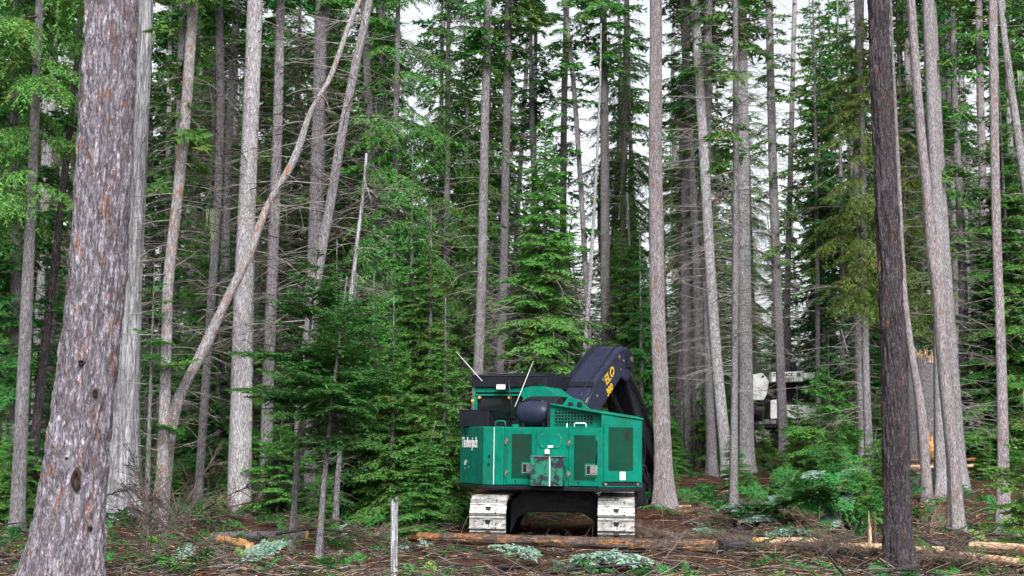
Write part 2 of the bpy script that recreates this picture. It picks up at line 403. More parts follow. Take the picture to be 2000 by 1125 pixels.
# key               seed  H    z0   maxL  boughs   n
reg('fir_near_a', 'leaf_dark', 1, 5.2, 2.5, 1.5, B_near, 66, prof=.7, gap=.30, pitch=(.12, -.05), jit=.25)
reg('fir_near_b', 'leaf_dark', 2, 4.4, 2.0, 1.35, B_near, 58, prof=.7, gap=.30, pitch=(.12, -.05), jit=.25)
reg('spruce_low_a', 'leaf_bright', 3, 4.2, .2, 1.7, B_fine, 75, prof=.8, pitch=(.15, -.1), bottom=.8)
reg('spruce_low_b', 'leaf_mid', 4, 6.0, .3, 1.7, B_fine, 125, gap=.15, prof=.9, pitch=(.12, -.2), bottom=.8)
reg('spruce_mid_a', 'leaf_bright', 5, 10.0, 3.4, 1.7, B_fine, 200, prof=.75, gap=.12, pitch=(.12, -.25))
reg('spruce_mid_b', 'leaf_mid', 6, 11.0, 1.0, 2.0, B_fine, 200, gap=.2, prof=.8, pitch=(.1, -.3), bottom=.8)
reg('spruce_mid_c', 'leaf_dark', 7, 9.0, .5, 1.9, B_fine, 150, prof=.8, pitch=(.1, -.25), bottom=.85)
reg('hang_a', 'leaf_yellow', 8, 16.0, 5.2, 2.1, B_hang, 150, prof=.7, pitch=(.1, -.35), bottom=.5)
reg('hang_b', 'leaf_mid', 9, 18.0, 4.0, 2.0, B_hang, 160, prof=.7, pitch=(.1, -.35), bottom=.5)
reg('airy', 'leaf_mid', 19, 5.6, 2.0, 1.1, B_near, 34, prof=.6, gap=.5, pitch=(.1, -.2), jit=.4)
reg('hang_c', 'leaf_bright', 17, 24.0, 6.4, 2.5, B_hang, 130, prof=.7, pitch=(.1, -.25), bottom=.7)
reg('tall_a', 'leaf_mid', 10, 27.0, 9.0, 2.3, B_far, 150, prof=.7, pitch=(.1, -.3), bottom=.5, jit=.35)
reg('tall_b', 'leaf_mid', 12, 25.0, 7.0, 2.0, B_far, 130, prof=.8, pitch=(.1, -.3), bottom=.45, jit=.35)
reg('tall_c', 'leaf_dark', 13, 22.0, 3.0, 2.4, B_far, 170, prof=.75, pitch=(.1, -.25), bottom=.6, jit=.3)
reg('tall_d', 'leaf_mid', 18, 20.0, 2.0, 2.6, B_far, 190, prof=.6, pitch=(.05, -.4), bottom=.7, jit=.35, gap=.2)
reg('high_a', 'leaf_mid', 15, 28.0, 14.0, 2.4, B_far, 120, prof=.7, pitch=(.1, -.3), bottom=.5, jit=.35)
reg('high_b', 'leaf_dark', 16, 26.0, 12.5, 2.0, B_far, 110, prof=.7, pitch=(.1, -.3), bottom=.4, jit=.35)
reg('sparse', 'leaf_mid', 14, 24.0, 8.0, 1.5, B_far, 75, prof=.7, pitch=(.1, -.3), bottom=.4, jit=.4)

def dead_branches(seed, path, rad, z0, z1, n, L, up=0.0, twigs=5, mat='dead_wood', thick=.011, az0=None, azs=9.0):
    """bare branches growing from a trunk given as path (m,3), rad (m,)"""
    rng = np.random.default_rng(seed); bag = TriBag()
    for i in range(n):
        z = z0 + (z1 - z0) * (i + rng.random()) / n
        base = np.array([np.interp(z, path[:, 2], path[:, 0]), np.interp(z, path[:, 2], path[:, 1]), z])
        r = np.interp(z, path[:, 2], rad)
        az = rng.random() * 6.283 if az0 is None else az0 + rng.normal(0, azs)
        ln = L * rng.uniform(.25, 1.1)
        d = np.array([math.cos(az), math.sin(az), up + rng.normal(0, .15)])
        s = np.linspace(0, 1, 5); bend = rng.normal(-.18, .18)
        sw = rng.normal(0, .15); sdv = np.array([-d[1], d[0], 0])
        pts = base + d * (r * .8) + d * ln * s[:, None] + np.array([0, 0, 1.0]) * (bend * ln * s ** 2)[:, None] + sdv * (sw * ln * s ** 2)[:, None]
        th = thick * rng.uniform(.6, 1.3) * (.6 + .4 * ln / L)
        bag.stem(pts, th, th * .35)
        for j in range(int(twigs * ln / L + .5)):
            u = rng.uniform(.25, .95); k = min(3, int(u * 4)); b0 = pts[k] + (pts[k + 1] - pts[k]) * (u * 4 - k)
            a2 = rng.choice([-1, 1]) * rng.uniform(.5, 1.1)
            dd = d * math.cos(a2) + sdv * math.sin(a2); dd = dd / np.linalg.norm(dd); dd[2] += rng.normal(-.15, .3)
            l2 = ln * (1.1 - u) * rng.uniform(.2, .6) + .06; s2 = np.linspace(0, 1, 3)
            bag.stem(b0 + dd * l2 * s2[:, None] + np.array([0, 0, -1.0]) * (rng.normal(.1, .2) * l2 * s2 ** 2)[:, None], th * .5, th * .2)
    return bag.mesh('dead_branches', M[mat])

def catmull(pts, n):
    pts = np.asarray(pts, float); a = np.vstack([2 * pts[0] - pts[1], pts, 2 * pts[-1] - pts[-2]])
    out = []
    for i in range(len(pts) - 1):
        t = np.linspace(0, 1, n, endpoint=False)[:, None]
        p0, p1, p2, p3 = a[i], a[i + 1], a[i + 2], a[i + 3]
        out.append(.5 * (2 * p1 + (p2 - p0) * t + (2 * p0 - 5 * p1 + 4 * p2 - p3) * t ** 2 + (3 * p1 - p0 - 3 * p2 + p3) * t ** 3))
    out.append(pts[-1:]); return np.concatenate(out)

def trunk_mesh(path, rad, mat, ns=18, disp=0.0, seed=0, flute=0.0, dz=.2, flare=.35, gnd=0.0, top_open=False):
    """path in local coordinates (base about z=0)"""
    seg = np.linalg.norm(np.diff(path, axis=0), axis=1); s = np.concatenate([[0], np.cumsum(seg)])
    m = max(4, int(s[-1] / dz))
    if disp: q = np.concatenate([np.arange(0, min(s[-1], 11.5), dz), np.arange(min(s[-1], 11.5), s[-1], .5), [s[-1]]])
    else: q = np.linspace(0, s[-1], m)
    pts = np.stack([np.interp(q, s, path[:, k]) for k in range(3)], -1); r = np.interp(q, s, rad)
    h = pts[:, 2] - gnd
    r = r * (1 + flare * np.exp(-np.maximum(h, 0) / .22) + flare * .3 * np.exp(-np.maximum(h, 0) / .8))
    th = np.arange(ns) * 2 * np.pi / ns
    R = np.repeat(r[:, None], ns, 1); C, S = np.cos(th)[None], np.sin(th)[None]
    lob = 1 + .04 * np.sin(3 * th + seed)[None] + .03 * np.sin(2 * th + seed * 2.1)[None]
    fl = np.exp(-np.maximum(h, 0) / .5)[:, None] * .18 * np.sin(5 * th + seed)[None] * (flare > .1)
    R = R * (lob + fl)
    R = R * (1 + .10 * (fbm(C * 2.2 + seed * 1.7 + 0 * R, S * 2.2 + 0 * R, q[:, None] * 1.3, 3) - .45))
    if flute: R = R * (1 + flute * (fbm(C * 4 + 0 * R, S * 4 + 0 * R, q[:, None] * .12 + seed, 2) - .4))
    if disp:
        zz = q[:, None] + 0 * R
        k = np.mean(r) / .3
        n1 = fbm(C * 7 * k + seed, S * 7 * k, zz * 2.6, 3); n2 = fbm(C * 20 * k + seed, S * 20 * k, zz * 12.0, 2)
        rid = np.abs(n1 - .44) * 4.5
        R = R + disp * (np.clip(rid, 0, 1) - .5) + disp * .7 * (n2 - .4)
    V = np.stack([pts[:, None, 0] + R * C, pts[:, None, 1] + R * S, np.repeat(pts[:, None, 2], ns, 1)], -1).reshape(-1, 3)
    mm = len(q)
    i = np.arange(mm - 1)[:, None] * ns; j = np.arange(ns)[None]; k2 = (j + 1) % ns
    F = np.stack([i + j, i + k2, i + ns + k2, i + ns + j], -1).reshape(-1, 4)
    V = np.vstack([V, pts[-1:]]); top = (mm - 1) * ns
    F = np.vstack([F, np.stack([top + j[0], top + k2[0], np.full(ns, len(V) - 1), np.full(ns, len(V) - 1)], -1)])
    faces = [tuple(f) if f[2] != f[3] else tuple(f[:3]) for f in F.tolist()] if len(F) < 3000 else None
    if faces: me = new_mesh('trunk', V, faces, M[mat], True)
    else: me = new_mesh('trunk', V, F[:-ns], M[mat], True)
    return me

def place_crown(e, key, path, rad, zc=None, rot=0.0, scale=1.0, name='crown'):
    """shared crown meshes hung on a trunk; zc = local height at which the crown's own z0.. starts"""
    me, st = CR[key]
    top = path[-1]; base = path[0]
    d = Vector(top - base).normalized()
    q = Vector((0, 0, 1)).rotation_difference(d)
    mat = Matrix.Translation(Vector(base)) @ q.to_matrix().to_4x4() @ Matrix.Rotation(rot, 4, 'Z') @ Matrix.Scale(scale, 4)
    c = link(name, me, e); c.matrix_local = mat
    s = tag(link('stems', st, c), kind='stuff')
    return c

TREES = {}
def tree(name, label, pts, wid, bark_, H=24.0, Y=None, crown_=None, dead=None, ns=18, disp=0.0, dz=.3, flute=0.0, seed=None, group=None, flare=.35, broken=False, cat='tree', lean_y=0.0, cscale=1.0):
    """pts: (px,py) from the base upward; wid: [(py,w px)]"""
    seed = (len(TREES) + 1) if seed is None else seed
    rng = np.random.default_rng(seed)
    if Y is None: Y = ray_ground(*pts[0])
    wp = [P(px, py, Y) for px, py in pts]
    g0 = float(gz(wp[0][0], Y))
    if wp[0][2] > g0 + .02:
        d = wp[0] - wp[1]; wp.insert(0, wp[0] + d * ((g0 - wp[0][2]) / d[2])); pts = [None] + list(pts)
    base = wp[0].copy(); base[2] = float(gz(base[0], base[1]))
    first = wp[0] + (wp[0] - wp[1]) / abs((wp[0] - wp[1])[2]) * .35
    wp = [first] + wp
    top = wp[-1]; d = (wp[-1] - wp[-2]) / (wp[-1] - wp[-2])[2]
    Htop = base[2] + H
    if not broken and Htop > top[2] + .5:
        wp.append(top + d * (Htop - top[2]) * .5 * np.array([.8, .8, 1])); wp.append(top + d * (Htop - top[2]) * np.array([.6, .6, 1]))
    path = catmull(wp, 10)
    if lean_y: path[:, 1] += lean_y * (path[:, 2] - base[2])
    wid = sorted(wid); ys = [w[0] for w in wid]; ws = [w[1] for w in wid]
    zt = top[2]
    k = FPX
    s = Y / cp
    pyv = 876 - (path[:, 2] - CAM_Z) / Y * k * cp
    w = np.interp(pyv, ys, ws)
    rad = w * .5 * s / k
    if not broken:
        above = np.clip((path[:, 2] - zt) / max(.5, Htop - zt), 0, 1)
        rad = np.where(path[:, 2] > zt, np.interp(above, [0, 1], [rad[np.searchsorted(path[:, 2], zt) - 1] if zt < path[-1, 2] else rad[-1], .025]), rad)
    e = link(name, None, None, base)
    lp = path - base
    tr = link('trunk', trunk_mesh(lp, rad, bark_, ns, disp, seed, flute, dz, flare, 0.0), e)
    tag(e, label, cat, group)
    if crown_:
        place_crown(e, crown_, lp, rad, rot=rng.random() * 6.28, scale=cscale)
    if dead:
        for dd in (dead if isinstance(dead, list) else [dead]):
            tag(link('dead_branches', dead_branches(seed * 13 + 5, lp, rad, **dd), e), kind='stuff')
    TREES[label] = (e, lp, rad, Y)
    return e
M['knot'] = plain('dark_knot', (0.035, 0.024, 0.018), .9, 0, .2, .5, 22, (0.12, 0.06, 0.035), .6, .8)
# ---------------------------------------------------------------- the trees one can tell apart
def DB(z0, z1, n, L, **k):
    k['thick'] = k.get('thick', .011) * 1.05
    return dict(z0=z0, z1=z1, n=int(n * 1.5), L=L * 1.15, **k)
tree('pine_tree', 'thickest trunk, plated grey-purple bark with dark knot scars, at the left', [(118, 1165), (130, 1080), (158, 843), (190, 563), (206, 300), (219, 0)],
     [(1165, 170), (1125, 146), (1000, 126), (843, 113), (563, 106), (280, 98), (0, 95)], 'bark_plate', 27, crown_='high_a', ns=150, disp=.046, dz=.035, flare=.12, seed=3)
tree('dead_snag', 'silver fluted dead snag directly behind the thickest trunk', [(240, 1010), (245, 800), (258, 563), (273, 300), (285, 0)],
     [(1010, 72), (900, 62), (800, 54), (563, 36), (300, 28), (0, 28)], 'bark_silver', 17, flute=.5, ns=40, dz=.15, dead=DB(.6, 10, 26, .5, thick=.012), seed=4)
tree('birch_like_fir', 'slim pale trunk with orange bark patches between the snag and white trunk', [(315, 960), (320, 860), (326, 650), (330, 540), (358, 280), (378, 0)],
     [(960, 22), (650, 20), (540, 20), (280, 21), (0, 20)], 'bark_orange', 18, Y=27, crown_='sparse', dead=[DB(1.2, 9.5, 60, 1.4, thick=.010, twigs=7)], ns=16)
tree('fir_tree', 'thin grey trunk close behind the orange-patched pale trunk', [(335, 520), (346, 350), (355, 50)], [(520, 13), (50, 12)], 'bark_mid', 20, Y=33, crown_='sparse', dead=DB(2, 12, 40, 1.2))
tree('fir_tree', 'thin dark trunk hung with lichen left of the white trunk', [(408, 660), (425, 400), (431, 200), (428, 0)], [(660, 17), (0, 17)], 'bark_mid', 22, Y=33, crown_='high_b', dead=DB(2, 13, 60, 1.7, mat='dead_dark'))
tree('fir_tree', 'slender dark trunk just left of the white trunk top', [(440, 560), (446, 300), (462, 0)], [(560, 14), (0, 14)], 'bark_mid', 23, Y=36, crown_='high_b', dead=DB(3, 14, 60, 1.6, mat='dead_dark'))
tree('fir_tree', 'broad whitish trunk left of the young dark fir', [(466, 1005), (470, 800), (475, 563), (487, 280), (498, 0)],
     [(1005, 46), (900, 43), (563, 36), (280, 32), (0, 30)], 'bark_pale', 26, crown_='high_a', ns=28, flare=.1, dead=[DB(3.5, 11, 46, 2.2, mat='dead_dark', twigs=8, thick=.012)], disp=.008, dz=.08)
tree('fir_tree', 'brownish grey trunk right beside the broad whitish trunk', [(520, 985), (522, 800), (531, 563), (541, 280), (548, 0)],
     [(985, 27), (800, 23), (563, 21), (0, 18)], 'bark_grey', 25, crown_='high_b', ns=20, flare=.2, dead=[DB(3, 11, 60, 1.9, mat='dead_dark', twigs=8)])
tree('fir_tree', 'grey trunk behind the young dark fir', [(601, 960), (604, 750), (611, 560), (620, 280), (628, 0)],
     [(960, 30), (750, 26), (563, 25), (0, 24)], 'bark_mid', 26, crown_='high_a', ns=20, dead=[DB(4, 14, 60, 1.8, mat='dead_dark')])
tree('leaning_dead_tree', 'broken pale tree leaning far to the right across the white trunk', [(318, 965), (326, 880), (336, 820), (354, 768), (398, 684), (438, 596), (484, 503), (523, 402), (574, 314), (607, 218), (645, 152), (684, 44), (703, 0)],
     [(965, 30), (830, 27), (740, 21), (680, 25), (600, 18), (500, 20), (400, 14), (310, 17), (215, 11), (0, 10)], 'bark_orange', 12.0, Y=27.5, ns=18, flare=.05, dead=[DB(2.5, 10, 40, 1.0, thick=.012)])
tree('leaning_fir', 'straight grey trunk leaning right above the young dark fir', [(582, 950), (588, 800), (604, 640), (632, 470), (645, 400), (665, 280), (690, 150), (722, 0)],
     [(640, 21), (400, 20), (150, 18), (0, 16)], 'bark_grey', 14, Y=30, ns=18, crown_=None, dead=[DB(4, 11.5, 44, 2.4, thick=.013, twigs=9)])
tree('dead_sapling', 'thin bare dead sapling beside the leaning grey trunk', [(690, 540), (698, 470), (708, 390), (716, 300)], [(540, 9), (300, 5)], 'bark_silver', 8.5, Y=30, ns=8, dead=DB(4, 8, 26, 1.0))
tree('fir_tree', 'light brown trunk rising behind the green machine cab', [(930, 800), (935, 700), (940, 563), (946, 280), (953, 0)], [(800, 20), (563, 18), (0, 15)], 'bark_grey', 27, Y=38, crown_='high_b', dead=DB(5, 15, 60, 1.5))
tree('fir_tree', 'dark trunk a little right of the light brown trunk', [(978, 660), (982, 560), (988, 280), (993, 0)], [(660, 18), (0, 15)], 'bark_mid', 28, Y=44, crown_='high_a', dead=DB(5, 18, 60, 1.8, mat='dead_dark'))
tree('fir_tree', 'slender trunk against the sky behind the bright spruce top', [(1018, 300), (1027, 150), (1034, 0)], [(300, 9), (0, 8)], 'bark_mid', 28, Y=58, crown_='sparse')
tree('fir_tree', 'dark upright trunk crossed by a leaning pole against the sky', [(1100, 400), (1102, 200), (1107, 0)], [(400, 13), (0, 11)], 'bark_mid', 29, Y=52, crown_='sparse', dead=DB(6, 20, 50, 1.4, mat='dead_dark'))
tree('leaning_fir', 'slim grey pole leaning left against the sky above the machine', [(1150, 660), (1145, 550), (1132, 325), (1119, 150), (1104, 20), (1101, 0)], [(660, 11), (0, 9)], 'bark_grey', 25, Y=46, crown_='sparse', dead=DB(5, 16, 40, .8))
tree('dead_sapling', 'thin whitish pole left of the bumpy dark trunk', [(1150, 580), (1152, 555), (1160, 420), (1167, 290)], [(580, 8), (290, 5)], 'bark_pale', 15.0, Y=44, ns=8)
tree('fir_tree', 'bumpy dark trunk between the boom and centre trunk', [(1186, 670), (1182, 563), (1181, 300), (1179, 100), (1178, 0)], [(670, 19), (300, 17), (0, 13)], 'bark_scaly', 27, Y=46, crown_='high_a', dead=DB(4, 17, 80, 1.3))
tree('fir_tree', 'reddish thin trunk draped with green foliage above the boom', [(1214, 640), (1217, 500), (1218, 300), (1224, 0)], [(640, 11), (0, 10)], 'bark_pink', 27, Y=50, crown_='hang_b', cscale=1.3)
tree('fir_tree', 'thin grey trunk right of the reddish thin trunk', [(1236, 620), (1233, 480), (1231, 300), (1228, 100)], [(620, 8), (100, 6)], 'bark_mid', 24, Y=54, crown_='sparse')
tree('pine_tree', 'tall branchless grey trunk standing beside the machine stick', [(1298, 988), (1293, 850), (1288, 700), (1283, 563), (1280, 280), (1281, 0)],
     [(988, 42), (940, 37), (850, 32), (700, 29), (563, 28), (280, 26), (0, 23)], 'bark_pink', 27, Y=29.6, crown_='high_a', ns=56, disp=.012, dz=.05, flare=.15)
tree('fir_tree', 'thin brown trunk right of the tall branchless trunk', [(1325, 908), (1328, 760), (1333, 563), (1331, 350), (1342, 100), (1346, 0)], [(908, 17), (563, 14), (0, 12)], 'bark_pink', 24, crown_='high_b', dead=DB(2, 14, 60, 1.2))
tree('fir_tree', 'curved grey trunk leaning left with its foot near a scaly trunk', [(1424, 938), (1412, 830), (1400, 700), (1390, 563), (1372, 250), (1357, 0)], [(938, 23), (700, 21), (0, 18)], 'bark_pale', 26, crown_='high_b', ns=20, dead=[DB(3, 14, 60, 1.6)])
tree('fir_tree', 'dark trunk behind the curved grey trunk', [(1388, 800), (1384, 650), (1379, 400), (1382, 60), (1383, 0)], [(800, 20), (0, 17)], 'bark_mid', 27, Y=40, crown_='high_a', dead=DB(3, 16, 80, 1.6))
tree('fir_tree', 'narrow scaly grey trunk in front of the wide pale trunk', [(1432, 998), (1434, 800), (1436, 563), (1437, 300), (1436, 0)], [(998, 17), (800, 14), (0, 11)], 'bark_scaly', 20, crown_='sparse', ns=20, dead=[DB(2.5, 13, 150, 1.5, twigs=7, thick=.009)])
tree('fir_tree', 'wide pale trunk left of the white machine', [(1457, 855), (1456, 700), (1453, 500), (1450, 250), (1447, 0)], [(855, 29), (700, 26), (500, 25), (0, 22)], 'bark_pale', 27, Y=42, crown_='high_a', ns=22, dead=[DB(4, 18, 130, 1.5, twigs=7)])
tree('fir_tree', 'purple-grey trunk standing in front of the white machine sign', [(1533, 892), (1527, 800), (1520, 620), (1515, 500), (1508, 300), (1502, 0)], [(892, 22), (800, 18), (0, 14)], 'bark_mid', 25, crown_='sparse', ns=18, dead=DB(6, 16, 50, 1.0))
tree('fir_tree', 'thin light trunk just behind the white machine sign trunk', [(1538, 720), (1538, 563), (1544, 330), (1552, 0)], [(720, 13), (0, 9)], 'bark_pink', 26, Y=64, crown_='sparse')
for k, (x, w, b, lab) in enumerate([(1597, 9, 'bark_mid', 'leftmost of five thin trunks behind the small hemlock'), (1609, 8, 'bark_grey', 'second from left of five thin trunks behind the small hemlock'),
                                    (1628, 9, 'bark_mid', 'middle one of five thin trunks behind the small hemlock'), (1645, 10, 'bark_grey', 'fourth from left of five thin trunks behind the small hemlock'),
                                    (1662, 9, 'bark_pink', 'reddish rightmost of five thin trunks behind the small hemlock')]):
    tree('fir_tree', lab, [(x + 1, 760), (x, 600), (x - 2, 430)], [(760, w + 1), (430, w - 1)], b, 22 + k % 3, Y=58 + 3 * (k % 3), crown_='tall_c' if k % 2 else 'tall_b', group='thin trunks behind the small hemlock')
tree('spruce_tree', 'spruce with drooping yellow-green boughs left of the dark trunk', [(1698, 908), (1692, 760), (1688, 563), (1685, 280), (1673, 0)], [(908, 17), (563, 13), (0, 11)], 'bark_grey', 19, Y=36, crown_='hang_a', ns=16, dead=[DB(1.5, 9, 70, 1.7, twigs=7)], seed=71)
tree('pine_tree', 'charcoal dark thick trunk with rust patches, at the right', [(1757, 1120), (1755, 1060), (1749, 813), (1740, 563), (1725, 250), (1714, 0)],
     [(1120, 62), (1060, 53), (813, 49), (563, 46), (250, 43), (0, 41)], 'bark_dark', 27, crown_='high_a', ns=110, disp=.034, dz=.04, flare=.12)
tree('leaning_fir', 'thin salmon-coloured pole leaning left just right of the dark trunk', [(1812, 985), (1800, 810), (1781, 690), (1766, 563), (1755, 340), (1752, 280)], [(985, 19), (810, 18), (690, 13), (563, 11), (280, 7)], 'bark_pink', 14, ns=14)
tree('fir_tree', 'salmon and grey trunk leaning left, foremost of the right cluster', [(1870, 1040), (1862, 900), (1847, 760), (1830, 563), (1820, 500), (1808, 350), (1797, 240), (1779, 0)],
     [(1040, 34), (980, 28), (763, 24), (563, 23), (350, 19), (0, 18)], 'bark_pink', 24, crown_='high_b', ns=40, disp=.006, dz=.06, flare=.15)
tree('fir_tree', 'grey trunk tucked behind the salmon trunk of the right cluster', [(1838, 972), (1836, 780), (1833, 520), (1822, 250), (1812, 0)], [(972, 25), (0, 25)], 'bark_grey', 26, crown_='high_a', ns=24)
tree('fir_tree', 'scaly whitish trunk on the right edge of the right cluster', [(1868, 886), (1864, 750), (1858, 563), (1852, 500), (1845, 250), (1839, 0)], [(886, 20), (563, 16), (0, 17)], 'bark_scaly', 25, crown_='high_b', ns=20, dead=[DB(1.5, 13, 120, 2.4, twigs=4, az0=0.0, azs=.5, thick=.010)])
tree('fir_tree', 'left one of two slim trunks near the right edge', [(1927, 912), (1927, 800), (1924, 563), (1916, 250), (1911, 0)], [(912, 20), (563, 17), (0, 14)], 'bark_pink', 25, crown_='high_a', ns=18, dead=DB(2, 13, 50, 1.0))
tree('fir_tree', 'right one of two slim trunks near the right edge', [(1960, 1048), (1958, 813), (1951, 563), (1949, 540), (1943, 300), (1939, 0)], [(1048, 26), (813, 21), (563, 18), (0, 17)], 'bark_pink', 24, crown_='high_b', ns=20)
tree('leaning_fir', 'grey trunk leaning left into the right edge of the picture', [(2012, 420), (1998, 330), (1985, 240), (1972, 150)], [(420, 17), (150, 14)], 'bark_grey', 16, Y=34, dead=DB(4, 14, 30, 1.0))
tree('fir_tree', 'grey trunk among dark boughs at the left edge', [(28, 1022), (32, 760), (32, 563), (30, 300), (27, 20)], [(1022, 26), (563, 23), (0, 17)], 'bark_mid', 24, ns=18, crown_='tall_c', dead=[DB(2, 9, 60, 1.8, mat='dead_dark')])
tree('fir_tree', 'thin pale trunk between the left edge trunk and thickest trunk', [(72, 700), (75, 620), (80, 550), (92, 350), (103, 175), (108, 0)], [(700, 15), (0, 11)], 'bark_pale', 21, Y=34, crown_='high_b', dead=DB(2, 11, 50, 1.4))
tree('leaning_fir', 'dark leaning trunk partly hidden by the thickest trunk', [(50, 1030), (77, 780), (101, 563), (118, 420)], [(1030, 20), (420, 14)], 'bark_dark', 15, dead=DB(2, 10, 30, 1.0, mat='dead_dark'))
tree('fir_tree', 'dim grey trunk left of the thickest trunk', [(148, 700), (152, 480), (156, 300), (160, 0)], [(700, 18), (0, 16)], 'bark_mid', 22, Y=36, crown_='high_b', dead=DB(2, 13, 60, 1.5, mat='dead_dark'))
# the broken stump in the right cluster
st = tree('broken_stump', 'broken stump with splintered orange top in the right cluster', [(1812, 905), (1808, 800), (1804, 700)], [(905, 42), (800, 38), (700, 34)], 'bark_mid', 3.0, Y=40, ns=40, disp=.02, dz=.06, broken=True, cat='stump', flare=.2)
rng = np.random.default_rng(8)
V, F, o0 = [], [], 0
top = TREES['broken stump with splintered orange top in the right cluster'][1][-1]
for i in range(26):
    a = rng.random() * 6.28; r = .26 * math.sqrt(rng.random()); h = rng.uniform(.15, .5)
    b = top + np.array([math.cos(a) * r, math.sin(a) * r, -.15])
    v, f = tube([b, b + np.array([rng.normal(0, .02), rng.normal(0, .02), h * .6]), b + np.array([rng.normal(0, .05), rng.normal(0, .05), h])], [.05, .035, .006], 4)
    V.append(v); F += [tuple(q + o0 for q in ff) for ff in f]; o0 += len(v)
link('splinters', new_mesh('splinters', np.concatenate(V), F, M['log_peeled']), st)
V, F, o0 = [], [], 0
for i in range(12):
    b = P(1812 + rng.uniform(-8, 14), 895 + rng.uniform(-4, 10), 39.65) - np.array(st.location); h = rng.uniform(.5, .9)
    v, f = tube([b, b + np.array([0.0, -.03, h * .5]), b + np.array([.01, .02, h])], [.05, .06, .02], 5)
    V.append(v); F += [tuple(q + o0 for q in ff) for ff in f]; o0 += len(v)
link('torn_wood', new_mesh('torn_wood', np.concatenate(V), F, M['wood_raw']), st)

# ---------------------------------------------------------------- young conifers
def young(name, label, px, py, H, key, Y=None, scale=None, w=.05, rot=0, top=None, bark_='bark_mid', dead=None, group=None, base_h=None):
    Y = Y or ray_ground(px, py); x = P(px, py, Y)[0]
    base = np.array([x, Y, float(gz(x, Y))])
    src = base_h or {'airy': 5.6, 'fir_near_a': 5.2, 'fir_near_b': 4.4, 'spruce_low_a': 4.2, 'spruce_low_b': 6.0, 'spruce_mid_a': 10, 'spruce_mid_b': 11, 'spruce_mid_c': 9, 'hang_a': 16, 'hang_b': 18, 'hang_c': 24, 'tall_a': 27, 'tall_b': 25, 'tall_c': 22, 'sparse': 24}[key]
    sc = H / src
    lean = 0.0
    if top is not None: lean = P(top, 500, Y)[0] - P(px, 500, Y)[0]
    path = np.array([[0, 0, -.3], [lean * .2, 0, H * .25], [lean * .55, 0, H * .6], [lean, 0, H * .99]]); path = catmull(path, 6)
    rad = np.interp(path[:, 2], [0, H], [w, .006])
    e = link(name, None, None, base); tag(e, label, 'tree', group)
    link('trunk', trunk_mesh(path, rad, bark_, 10, 0, 1, 0, .3, .2), e)
    place_crown(e, key, path - 0 * base, rad, rot=rot, scale=sc)
    if dead: tag(link('dead_branches', dead_branches(int(px), path, rad, **dead), e), kind='stuff')
    return e
young('young_fir', 'young dark fir with bare lower stem right of the whitish trunk', 567, 1078, 5.2, 'fir_near_a', top=612, w=.055, bark_='bark_mid', dead=DB(.5, 2.4, 20, .5, mat='dead_dark', thick=.006))
young('young_fir', 'young dark fir with leaning stem nearest the grey post', 620, 1092, 4.4, 'fir_near_b', top=668, w=.05, dead=DB(.5, 2.2, 18, .5, mat='dead_dark', thick=.006))
young('young_fir', 'young fir with a straight grey stem beside the leaning one', 652, 1032, 5.4, 'fir_near_a', top=690, w=.07, rot=2, dead=DB(.5, 2.6, 22, .5, thick=.006))
young('spruce_tree', 'tall dense dark spruce left of the green machine', 800, 965, 8.6, 'spruce_mid_b', Y=31, w=.12, rot=1, dead=DB(1, 4, 30, 1.2))
young('spruce_tree', 'short dense spruce leaning on the machine left flank', 868, 985, 4.8, 'spruce_low_b', Y=28.2, w=.08, rot=2.2)
young('spruce_tree', 'grey-green spruce between the young firs and tall dense spruce', 725, 970, 5.6, 'spruce_low_b', Y=30.5, w=.08, rot=.4)
young('spruce_tree', 'bright green spruce with grey dead lower boughs behind the machine', 1055, 950, 9.6, 'spruce_mid_a', Y=32.6, w=.10, rot=.8, top=1068, bark_='bark_grey', dead=DB(2, 5.6, 120, 1.7, twigs=9))
young('hemlock_tree', 'small bright hemlock in front of the white machine', 1618, 905, 4.4, 'spruce_low_a', Y=37.0, w=.05, rot=.3, top=1625)
young('hemlock_tree', 'low bright hemlock at the foot of the sign trunk', 1560, 905, 2.2, 'spruce_low_a', Y=38.5, w=.04, rot=1.3)
young('spruce_tree', 'green sapling boughs reaching in at the lower right edge', 2012, 1050, 2.6, 'spruce_low_a', Y=20.6, w=.035, rot=2.0)
young('spruce_tree', 'bright spruce boughs hanging in at the upper left edge', 34, 1000, 24, 'hang_c', Y=25.5, w=.14, rot=.5)
young('spruce_tree', 'tall spruce with dead lower twigs above the young dark firs', 760, 950, 21, 'hang_b', Y=37, w=.16, rot=.7, top=772, dead=DB(2, 8, 90, 1.8, twigs=7))
young('spruce_tree', 'tall drooping spruce above the machine cab', 868, 950, 22, 'hang_b', Y=40, w=.16, rot=2.7, top=872, dead=DB(2, 8, 80, 1.8, twigs=7))
young('spruce_tree', 'tall drooping spruce between the leaning trunk and dense spruce', 690, 950, 23, 'hang_b', Y=43, w=.16, rot=4.2, top=702, dead=DB(2, 9, 80, 1.8, twigs=7))
young('spruce_tree', 'tall dark drooping spruce behind the leaning broken tree', 560, 950, 22, 'hang_b', Y=45, w=.16, rot=5.2, top=570, dead=DB(2, 12, 110, 2.0, twigs=7))
young('spruce_tree', 'slim bright drooping spruce right of the wide pale trunk', 1478, 880, 22, 'hang_c', Y=67, w=.13, rot=1.2, top=1474, dead=DB(2, 8, 80, 1.5, twigs=7))
young('spruce_tree', 'bright drooping spruce left of the wide pale trunk', 1352, 900, 20, 'hang_c', Y=50, w=.13, rot=3.2, top=1350, dead=DB(2, 8, 80, 1.5, twigs=7))
